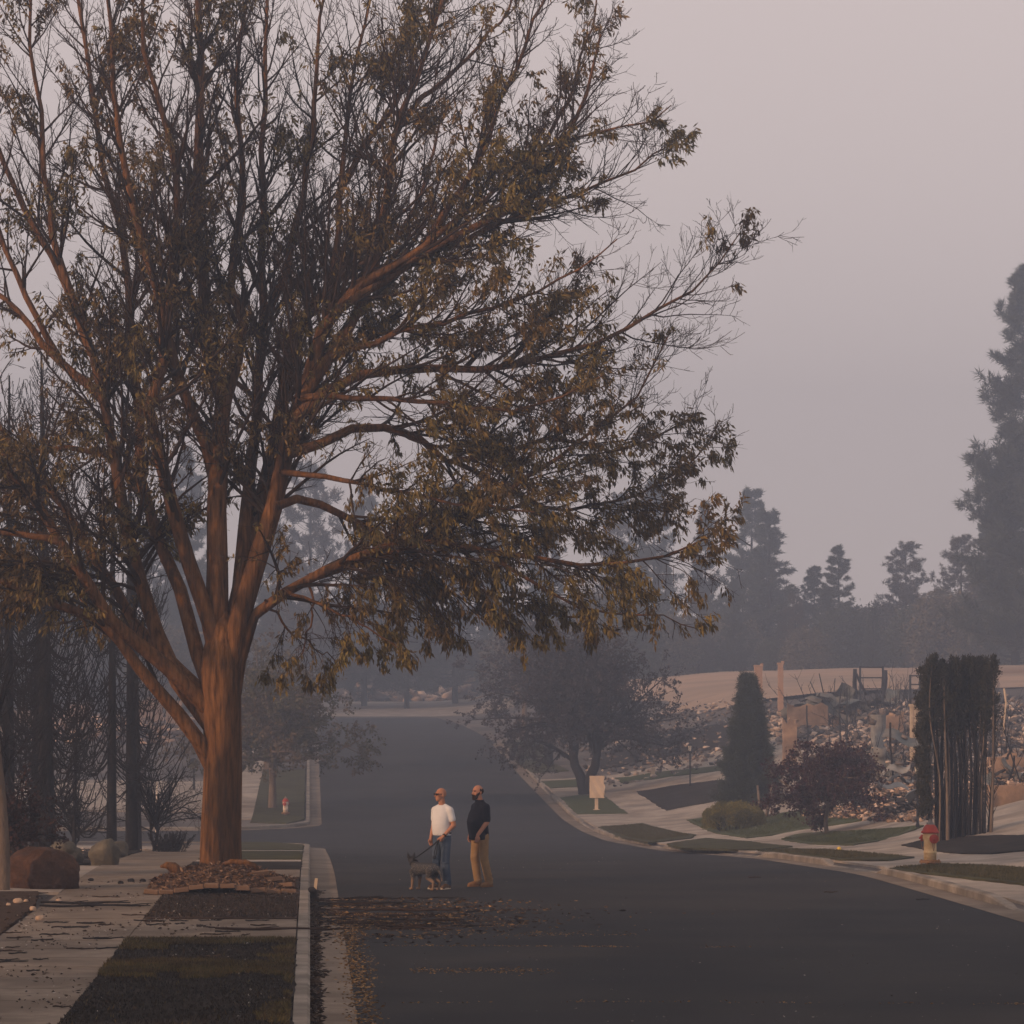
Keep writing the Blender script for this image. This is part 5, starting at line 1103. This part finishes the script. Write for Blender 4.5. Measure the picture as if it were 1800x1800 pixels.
def fuse(name, build, voxel, m, parent, smooth_it=3, grow=0):
    bm = bmesh.new(); build(bm); bmesh.ops.recalc_face_normals(bm, faces=bm.faces[:]); me = bpy.data.meshes.new(name + '_raw'); bm.to_mesh(me); bm.free()
    tmp = bpy.data.objects.new('tmp', me); COL.objects.link(tmp)
    md = tmp.modifiers.new('r', 'REMESH'); md.mode = 'VOXEL'; md.voxel_size = voxel
    if smooth_it: sm = tmp.modifiers.new('s', 'SMOOTH'); sm.iterations = smooth_it; sm.factor = .5
    dg = bpy.context.evaluated_depsgraph_get(); out = bpy.data.meshes.new_from_object(tmp.evaluated_get(dg)); out.name = name
    COL.objects.unlink(tmp); bpy.data.objects.remove(tmp)
    out.materials.clear(); out.materials.append(m)
    for p in out.polygons: p.use_smooth = True
    return link(bpy.data.objects.new(name, out), parent)
M_SKIN = mat('skin', (.36, .17, .105), (.44, .22, .14), 12, .55)
M_SKIN2 = mat('skin_ruddy', (.38, .18, .12), (.46, .24, .16), 12, .55)
M_TEE = mat('white_cotton', (.58, .59, .61), (.66, .67, .69), 6, .9, .35, 9)
M_JEAN = mat('blue_denim', (.022, .040, .075), (.060, .085, .13), 7, .9, .4, 14, (.11, .14, .18), 3, amt3=.35)
M_NAVY = mat('navy_cotton', (.006, .008, .016), (.012, .014, .024), 6, .9, .4, 9)
M_KHAKI = mat('khaki_cotton', (.20, .125, .060), (.30, .195, .100), 6, .9, .5, 10)
M_TAN = mat('tan_shoe', (.16, .085, .040), (.23, .13, .065), 10, .8)
M_SHOE = mat('brown_shoe', (.075, .045, .028), (.12, .075, .045), 10, .8)
M_SOLE = mat('pale_sole', (.40, .34, .27), (.48, .42, .34), 10, .8)
M_BLACK = mat('black_leather', (.008, .008, .009), (.016, .015, .015), 8, .45)
M_HAIR = mat('dark_hair', (.014, .009, .007), (.035, .022, .015), 30, .7, .6, 60)
M_LENS = mat('dark_lens', (.004, .004, .005), None, rough=.12)
def hand(bm, wrist, fdir, pdir, curl=.5):
    """palm with four curled fingers and a thumb; fdir along the hand, pdir towards the palm side"""
    w = Vector(wrist); f = Vector(fdir).normalized(); p = Vector(pdir); p = (p - f * p.dot(f)).normalized(); s = f.cross(p)
    s_cap(bm, w, .028, w + f * .05, .030); s_cap(bm, w + f * .045 + s * .02, .020, w + f * .085 + s * .025, .017); s_cap(bm, w + f * .045 - s * .02, .020, w + f * .085 - s * .025, .016)
    for i, (o, L_) in enumerate(((.030, .036), (.011, .042), (-.010, .039), (-.029, .030))):
        a = w + f * .088 + s * o; b = a + (f * (1 - curl * .5) + p * curl * .8).normalized() * L_; c = b + (f * (1 - curl * 1.3) + p * curl * 1.5).normalized() * L_ * .75
        s_cap(bm, a, .0098, b, .0092, 8); s_cap(bm, b, .0092, c, .008, 8)
    a = w + f * .03 + s * .032; b = a + (f * .7 + s * .6 + p * .4).normalized() * .038; c = b + (f * .8 + p * .7).normalized() * .03
    s_cap(bm, a, .014, b, .012, 8); s_cap(bm, b, .012, c, .010, 8)
def head(bm, c, rz, k=1.0):
    R = Matrix.Rotation(rz, 3, 'Z'); P = lambda x, y, z: Vector(c) + R @ (Vector((x, y, z)) * k)
    s_ell(bm, P(0, .012, .03), (.077 * k, .096 * k, .092 * k), R); s_ell(bm, P(0, -.03, -.035), (.060 * k, .066 * k, .075 * k), R)
    s_ell(bm, P(0, -.068, -.090), (.030 * k, .024 * k, .022 * k), R)                                   # chin
    s_cap(bm, P(0, -.090, .014), .011 * k, P(0, -.112, -.024), .016 * k, 10)                           # nose
    for s in (-1, 1):
        s_ell(bm, P(s * .078, .012, -.012), (.010 * k, .022 * k, .032 * k), R)                         # ears
        s_ell(bm, P(s * .030, -.080, .030), (.026 * k, .014 * k, .009 * k), R)                         # brow
        s_ell(bm, P(s * .044, -.064, -.020), (.022 * k, .022 * k, .018 * k), R)                        # cheek
    s_ell(bm, P(0, -.090, -.058), (.026 * k, .012 * k, .008 * k), R); s_ell(bm, P(0, -.088, -.072), (.022 * k, .012 * k, .008 * k), R)   # lips
    return P, R
def foot(bm, ankle, rz, L_=.265, grow=0.0):
    R = Matrix.Rotation(rz, 3, 'Z'); a = Vector((ankle[0], ankle[1], 0)); q = lambda x, y, z: a + R @ Vector((x, y, z))
    s_cap(bm, q(0, .02, .055), .045 + grow, q(0, -.08, .050), .044 + grow); s_cap(bm, q(0, -.08, .048), .043 + grow, q(.005, -.165, .034), .034 + grow); s_cap(bm, q(0, 0, .05), .043 + grow, Vector(ankle) + Vector((0, 0, .05)), .044 + grow)
def sole(name, ankle, rz, m, parent, z=.016):
    R = Matrix.Rotation(rz, 3, 'Z'); bm = bmesh.new(); n = 20; lo, hi = [], []
    for k in range(n):
        t = 2 * math.pi * k / n; y = -.062 + .150 * math.cos(t); x = math.sin(t) * (.046 + .010 * (-math.cos(t)))
        p = Vector((ankle[0], ankle[1], 0)) + R @ Vector((x, y, 0)); lo.append(bm.verts.new(p + Vector((0, 0, .0)))); hi.append(bm.verts.new(p + Vector((0, 0, z + .012))))
    bm.faces.new(lo[::-1]); bm.faces.new(hi)
    for k in range(n): bm.faces.new((lo[k], lo[(k + 1) % n], hi[(k + 1) % n], hi[k]))
    return obj(name, bm, m, parent)

def person_one():
    X, Y = rp(777, 60.4), 60.4; root = thing('person', 'bald person in white t-shirt and jeans holding a dog leash', 'person', (X, Y, float(zr(Y)) + .004), math.radians(-44))
    arms = {1: [(.178, .012, 1.395), (.238, .045, 1.135), (.165, -.155, .935)], -1: [(-.178, .012, 1.395), (-.225, .03, 1.13), (-.225, -.045, .90)]}
    legs = {1: [(.088, .0, .90), (.098, -.020, .50), (.105, .035, .09)], -1: [(-.088, .0, .90), (-.105, -.035, .50), (-.10, -.02, .09)]}
    torso = lambda g: [(0, .01, .86, .150 + g, .115 + g), (0, .0, .95, .168 + g, .130 + g), (0, -.015, 1.05, .168 + g, .142 + g), (0, -.022, 1.15, .170 + g, .146 + g), (0, -.010, 1.27, .176 + g, .135 + g), (0, .005, 1.36, .172 + g, .120 + g), (0, .012, 1.43, .135 + g, .095 + g), (0, .015, 1.485, .078 + g, .070 + g)]
    HC = (0, -.035, 1.665); HR = math.radians(-22)
    def body(bm):
        s_loft(bm, torso(-.01)); s_cap(bm, (0, .012, 1.46), .064, (0, -.022, 1.60), .058); head(bm, HC, HR)
        for s in (1, -1):
            a, l = arms[s], legs[s]
            s_cap(bm, a[0], .058, a[1], .043); s_cap(bm, a[1], .043, a[2], .029)
            s_cap(bm, l[0], .085, l[1], .056); s_cap(bm, l[1], .055, l[2], .040); foot(bm, l[2], math.radians(8 * s))
        hand(bm, arms[1][2], (-.45, -.45, -.55), (-.6, .3, 0), .85); hand(bm, arms[-1][2], (.02, -.08, -1), (.8, -.3, 0), .45)
    fuse('body', body, .0085, M_SKIN, root, 2)
    def tee(bm):
        s_loft(bm, [r for r in torso(.012)[1:]])
        for s in (1, -1):
            a0, a1 = Vector(arms[s][0]), Vector(arms[s][1]); s_cap(bm, (.045 * s, .014, 1.475), .042, a0 + Vector((-.02 * s, 0, .022)), .052); s_cap(bm, a0, .068, a0.lerp(a1, .62), .062)
    fuse('t_shirt', tee, .010, M_TEE, root, 4)
    def jeans(bm):
        s_loft(bm, [(0, .015, .80, .150, .125), (0, .015, .88, .168, .142), (0, .005, .955, .172, .138), (0, 0, .985, .172, .138)])
        for s in (1, -1):
            l = legs[s]; s_cap(bm, l[0], .100, l[1], .074); s_cap(bm, l[1], .073, (l[2][0], l[2][1], .10), .066)
            for z, r in ((.13, .070), (.17, .068), (.47, .078), (.40, .074)): s_ell(bm, (l[1][0] + (l[2][0] - l[1][0]) * (.5 - z) / .41, l[1][1] + (l[2][1] - l[1][1]) * (.5 - z) / .41 - .006, z), (r, r, .018))
    fuse('jeans', jeans, .010, M_JEAN, root, 3)
    bm = bmesh.new(); add_lathe(bm, [(.178, .972), (.180, .98), (.180, 1.005), (.176, 1.012)], 28); bmesh.ops.scale(bm, vec=(1, .83, 1), verts=bm.verts[:]); obj('belt', bm, M_BLACK, root)
    for s in (1, -1):
        l = legs[s]; sh = fuse('shoe', lambda bm: foot(bm, (l[2][0], l[2][1], .06), math.radians(8 * s), grow=.007), .008, M_SHOE, root, 2); sole('sole', l[2], math.radians(8 * s), M_SOLE, sh)
    tmp = bmesh.new(); P, R = head(tmp, HC, HR); tmp.free(); bm = bmesh.new()
    for s in (1, -1):
        add_box(bm, P(s * .034, -.104, .012), (.054, .010, .036), R); add_box(bm, P(s * .074, -.050, .016), (.006, .115, .012), R)
    add_box(bm, P(0, -.106, .018), (.022, .008, .008), R); bmesh.ops.bevel(bm, geom=bm.edges[:], offset=.003, segments=1, affect='EDGES'); obj('sunglasses', bm, M_LENS, root)
    w, f = Vector(arms[1][2]), (Vector(arms[1][2]) - Vector(arms[1][1])).normalized(); bm = bmesh.new(); add_tube(bm, [w - f * .02, w - f * .045], .036, 14); obj('watch', bm, M_BLACK, root)
    return root, w + Vector((-.45, -.45, -.55)).normalized() * .085
P1R, grip_local = person_one()
def person_two():
    X, Y = rp(842, 61.2), 61.2; root = thing('person', 'bearded person in navy shirt and khaki trousers standing on the road', 'person', (X, Y, float(zr(Y)) + .004), math.radians(-62))
    arms = {1: [(.188, .035, 1.425), (.250, .015, 1.16), (.225, -.165, .93)], -1: [(-.188, .03, 1.425), (-.245, .05, 1.16), (-.22, -.06, .92)]}
    legs = {1: [(.095, .03, .92), (.115, .035, .51), (.12, .145, .09)], -1: [(-.095, .02, .92), (-.10, -.03, .51), (-.10, .045, .09)]}
    torso = lambda g: [(0, .02, .86, .165 + g, .130 + g), (0, .0, .95, .180 + g, .150 + g), (0, -.03, 1.06, .185 + g, .170 + g), (0, -.035, 1.17, .185 + g, .172 + g), (0, -.012, 1.30, .190 + g, .152 + g), (0, .015, 1.39, .180 + g, .130 + g), (0, .025, 1.46, .140 + g, .102 + g), (0, .022, 1.52, .080 + g, .076 + g)]
    HC = (0, -.03, 1.695); HR = math.radians(6)
    def body(bm):
        s_loft(bm, torso(-.012)); s_cap(bm, (0, .02, 1.49), .068, (0, -.018, 1.63), .062); head(bm, HC, HR, 1.03)
        for s in (1, -1):
            a, l = arms[s], legs[s]
            s_cap(bm, a[0], .060, a[1], .045); s_cap(bm, a[1], .046, a[2], .031)
            s_cap(bm, l[0], .09, l[1], .06); s_cap(bm, l[1], .058, l[2], .042); foot(bm, l[2], math.radians(10 * s))
            hand(bm, a[2], (.0, -.15, -1), (-.7 * s, .2, 0), .6)
    fuse('body', body, .0085, M_SKIN2, root, 2)
    def shirt(bm):
        t = torso(.016); t[0] = (0, .0, .845, .195, .178); t[1] = (0, -.005, .95, .200, .180); t[2] = (0, -.025, 1.06, .200, .185); s_loft(bm, t)
        for s in (1, -1):
            a0, a1 = Vector(arms[s][0]), Vector(arms[s][1]); s_cap(bm, (.05 * s, .024, 1.505), .045, a0 + Vector((-.02 * s, 0, .025)), .056); s_cap(bm, a0, .074, a0.lerp(a1, .82), .070)
        s_loft(bm, [(0, .020, 1.50, .090, .085), (0, .010, 1.56, .082, .082)])                            # collar
    fuse('shirt', shirt, .010, M_NAVY, root, 4)
    def trousers(bm):
        s_loft(bm, [(0, .035, .80, .160, .135), (0, .03, .88, .178, .150), (0, .01, .98, .178, .150)])
        for s in (1, -1):
            l = legs[s]; s_cap(bm, l[0], .105, l[1], .080); s_cap(bm, l[1], .079, (l[2][0], l[2][1] - .005, .09), .072)
            for k, z in enumerate((.12, .16, .21, .33, .45, .52, .62)): s_ell(bm, (l[1][0] + (l[2][0] - l[1][0]) * max(0, .5 - z) / .41, l[1][1] + (l[2][1] - l[1][1]) * max(0, .5 - z) / .41 + .004 * (-1) ** k, z), (.081, .081, .016), rotm(.35 * (-1) ** k, 0, 0))
    fuse('trousers', trousers, .010, M_KHAKI, root, 2)
    for s in (1, -1):
        l = legs[s]; sh = fuse('shoe', lambda bm: foot(bm, (l[2][0], l[2][1], .06), math.radians(10 * s), grow=.007), .008, M_TAN, root, 2); sole('sole', l[2], math.radians(10 * s), M_TAN, sh)
    tmp = bmesh.new(); P, R = head(tmp, HC, HR, 1.03); tmp.free()
    def beard(bm):
        s_ell(bm, P(0, -.055, -.082), (.058, .052, .048), R); s_ell(bm, P(0, -.078, -.112), (.040, .034, .032), R)
        for s in (1, -1): s_cap(bm, P(s * .050, -.045, -.055), .026, P(s * .072, -.004, -.005), .013)
        s_cap(bm, P(-.028, -.098, -.050), .010, P(.028, -.098, -.050), .010)
    fuse('beard', beard, .006, M_HAIR, root, 1)
    def hair(bm):
        s_ell(bm, P(0, .040, .022), (.080, .080, .074), R)
        for s in (1, -1): s_cap(bm, P(s * .066, .010, .045), .020, P(s * .070, .0, -.005), .012)
    fuse('hair', hair, .006, M_HAIR, root, 1)
    bm = bmesh.new()
    for s in (1, -1): add_box(bm, P(s * .030, -.090, .012), (.022, .010, .009), R)
    obj('eyes', bm, M_BLACK, root)
    bm = bmesh.new()
    for s in (1, -1): add_box(bm, P(s * .031, -.094, .030), (.040, .012, .008), R)
    obj('eyebrows', bm, M_HAIR, root)
person_two()
def dog():
    X, Y = rp(746, 60.1), 60.1; root = thing('dog', 'speckled grey dog with pricked ears standing beside the leash holder', 'dog', (X, Y, float(zr(Y)) + .002), math.radians(-40))
    def body(bm):
        s_ell(bm, (-.15, 0, .365), (.135, .098, .125)); s_cap(bm, (-.12, 0, .37), .108, (.18, 0, .385), .094); s_ell(bm, (.21, 0, .375), (.10, .088, .100))
        s_cap(bm, (-.20, 0, .42), .082, (-.29, .02, .505), .064); s_ell(bm, (-.32, .035, .535), (.070, .064, .060)); s_cap(bm, (-.345, .07, .525), .042, (-.40, .155, .508), .024)
        for a, b in (((-.335, -.018, .570), (-.352, -.030, .652)), ((-.288, .062, .570), (-.282, .080, .652))):
            s_cap(bm, a, .032, Vector(a).lerp(Vector(b), .5), .022, 10); s_cap(bm, Vector(a).lerp(Vector(b), .5), .022, b, .006, 10)
        for s, dx in ((1, .02), (-1, -.03)):
            s_cap(bm, (-.19 + dx, .065 * s, .32), .058, (-.175 + dx, .068 * s, .215), .036); s_cap(bm, (-.175 + dx, .068 * s, .215), .034, (-.19 + dx, .068 * s, .085), .023); s_cap(bm, (-.19 + dx, .068 * s, .085), .022, (-.195 + dx, .068 * s, .03), .022); s_cap(bm, (-.195 + dx, .068 * s, .025), .025, (-.235 + dx, .068 * s, .020), .020)
        for s, dx in ((1, .015), (-1, -.015)):
            s_cap(bm, (.205 + dx, .060 * s, .355), .085, (.150 + dx, .070 * s, .225), .048); s_cap(bm, (.150 + dx, .070 * s, .225), .044, (.268 + dx, .068 * s, .145), .026); s_cap(bm, (.268 + dx, .068 * s, .145), .024, (.255 + dx, .068 * s, .03), .020); s_cap(bm, (.255 + dx, .068 * s, .024), .024, (.215 + dx, .068 * s, .020), .020)
        s_cap(bm, (.29, 0, .40), .030, (.355, .015, .30), .026, 10); s_cap(bm, (.355, .015, .30), .026, (.375, .02, .17), .012, 10)
    m, t, p = nodes('dog_coat'); L_ = t.links.new; tc = t.nodes.new('ShaderNodeTexCoord')
    n1 = t.nodes.new('ShaderNodeTexNoise'); n1.inputs['Scale'].default_value = 55; n1.inputs['Detail'].default_value = 3; L_(tc.outputs['Object'], n1.inputs['Vector'])
    r1 = t.nodes.new('ShaderNodeValToRGB'); e = r1.color_ramp.elements; e[0].position = .46; e[0].color = (.010, .010, .012, 1); e[1].position = .70; e[1].color = (.15, .145, .14, 1); L_(n1.outputs['Fac'], r1.inputs[0])
    sx = t.nodes.new('ShaderNodeSeparateXYZ'); L_(tc.outputs['Object'], sx.inputs[0])
    def rampf(sock, a, b):
        r = t.nodes.new('ShaderNodeMapRange'); r.inputs[1].default_value = a; r.inputs[2].default_value = b; L_(sock, r.inputs[0]); return r.outputs[0]
    tan = t.nodes.new('ShaderNodeMixRGB'); tan.inputs[2].default_value = (.20, .125, .075, 1); L_(rampf(sx.outputs['Z'], .24, .17), tan.inputs[0]); L_(r1.outputs[0], tan.inputs[1])
    hd = t.nodes.new('ShaderNodeMixRGB'); hd.inputs[2].default_value = (.014, .012, .013, 1); L_(rampf(sx.outputs['Z'], .43, .49), hd.inputs[0]); L_(tan.outputs[0], hd.inputs[1])
    L_(hd.outputs[0], p.inputs['Base Color']); p.inputs['Roughness'].default_value = .85
    fuse('body', body, .0075, m, root, 2)
    bm = bmesh.new(); cpt = Vector((-.245, .01, .468)); ax = Vector((-.72, .16, .68)).normalized(); Q = ax.to_track_quat('Z', 'Y').to_matrix(); add_lathe(bm, [(.076, -.012), (.082, -.008), (.082, .008), (.076, .012)], 20, cpt, Q); obj('collar', bm, M_BLACK, root)
    bpy.context.view_layer.update(); g = P1R.matrix_world @ grip_local; c = root.matrix_world @ Vector((-.235, -.02, .535))
    le = thing('leash', 'black strap leash from the dog collar to a hand', 'leash', c); bm = bmesh.new(); d = g - c
    add_tube(bm, [Vector(), d * .33 + Vector((0, 0, -.012)), d * .66 + Vector((0, 0, -.012)), d, d + Vector((.03, .01, .03))], [.009, .010, .012, .014, .012], 8); obj('strap', bm, M_BLACK, le)
    bm = bmesh.new(); lp = [d + Vector(v) for v in ((0, 0, 0), (-.06, -.02, -.10), (-.10, -.02, -.24), (-.085, -.02, -.31), (-.06, -.02, -.25), (-.04, -.01, -.1), (-.005, 0, -.005))]; add_tube(bm, lp, .008, 6); obj('hanging_loop', bm, M_BLACK, le)
    bm = bmesh.new(); s_ell(bm, d + Vector((-.09, -.02, -.31)), (.035, .02, .028)); obj('clip', bm, M_BLACK, le, True)
dog()

def haze():
    m = bpy.data.materials.new('smoke_haze'); m.use_nodes = True; t = m.node_tree; t.nodes.clear()
    o = t.nodes.new('ShaderNodeOutputMaterial'); v = t.nodes.new('ShaderNodeVolumePrincipled')
    v.inputs['Density'].default_value = HAZE_DENSITY; v.inputs['Color'].default_value = (*HAZE_COLOR, 1); v.inputs['Anisotropy'].default_value = 0.7
    t.links.new(v.outputs[0], o.inputs['Volume'])
    bm = bmesh.new(); add_box(bm, (0, 150, 15), (700, 480, 50))
    tag(obj('haze', bm, m), 'thin blue grey smoke hanging over the whole street', 'haze', None, 'stuff')
haze()
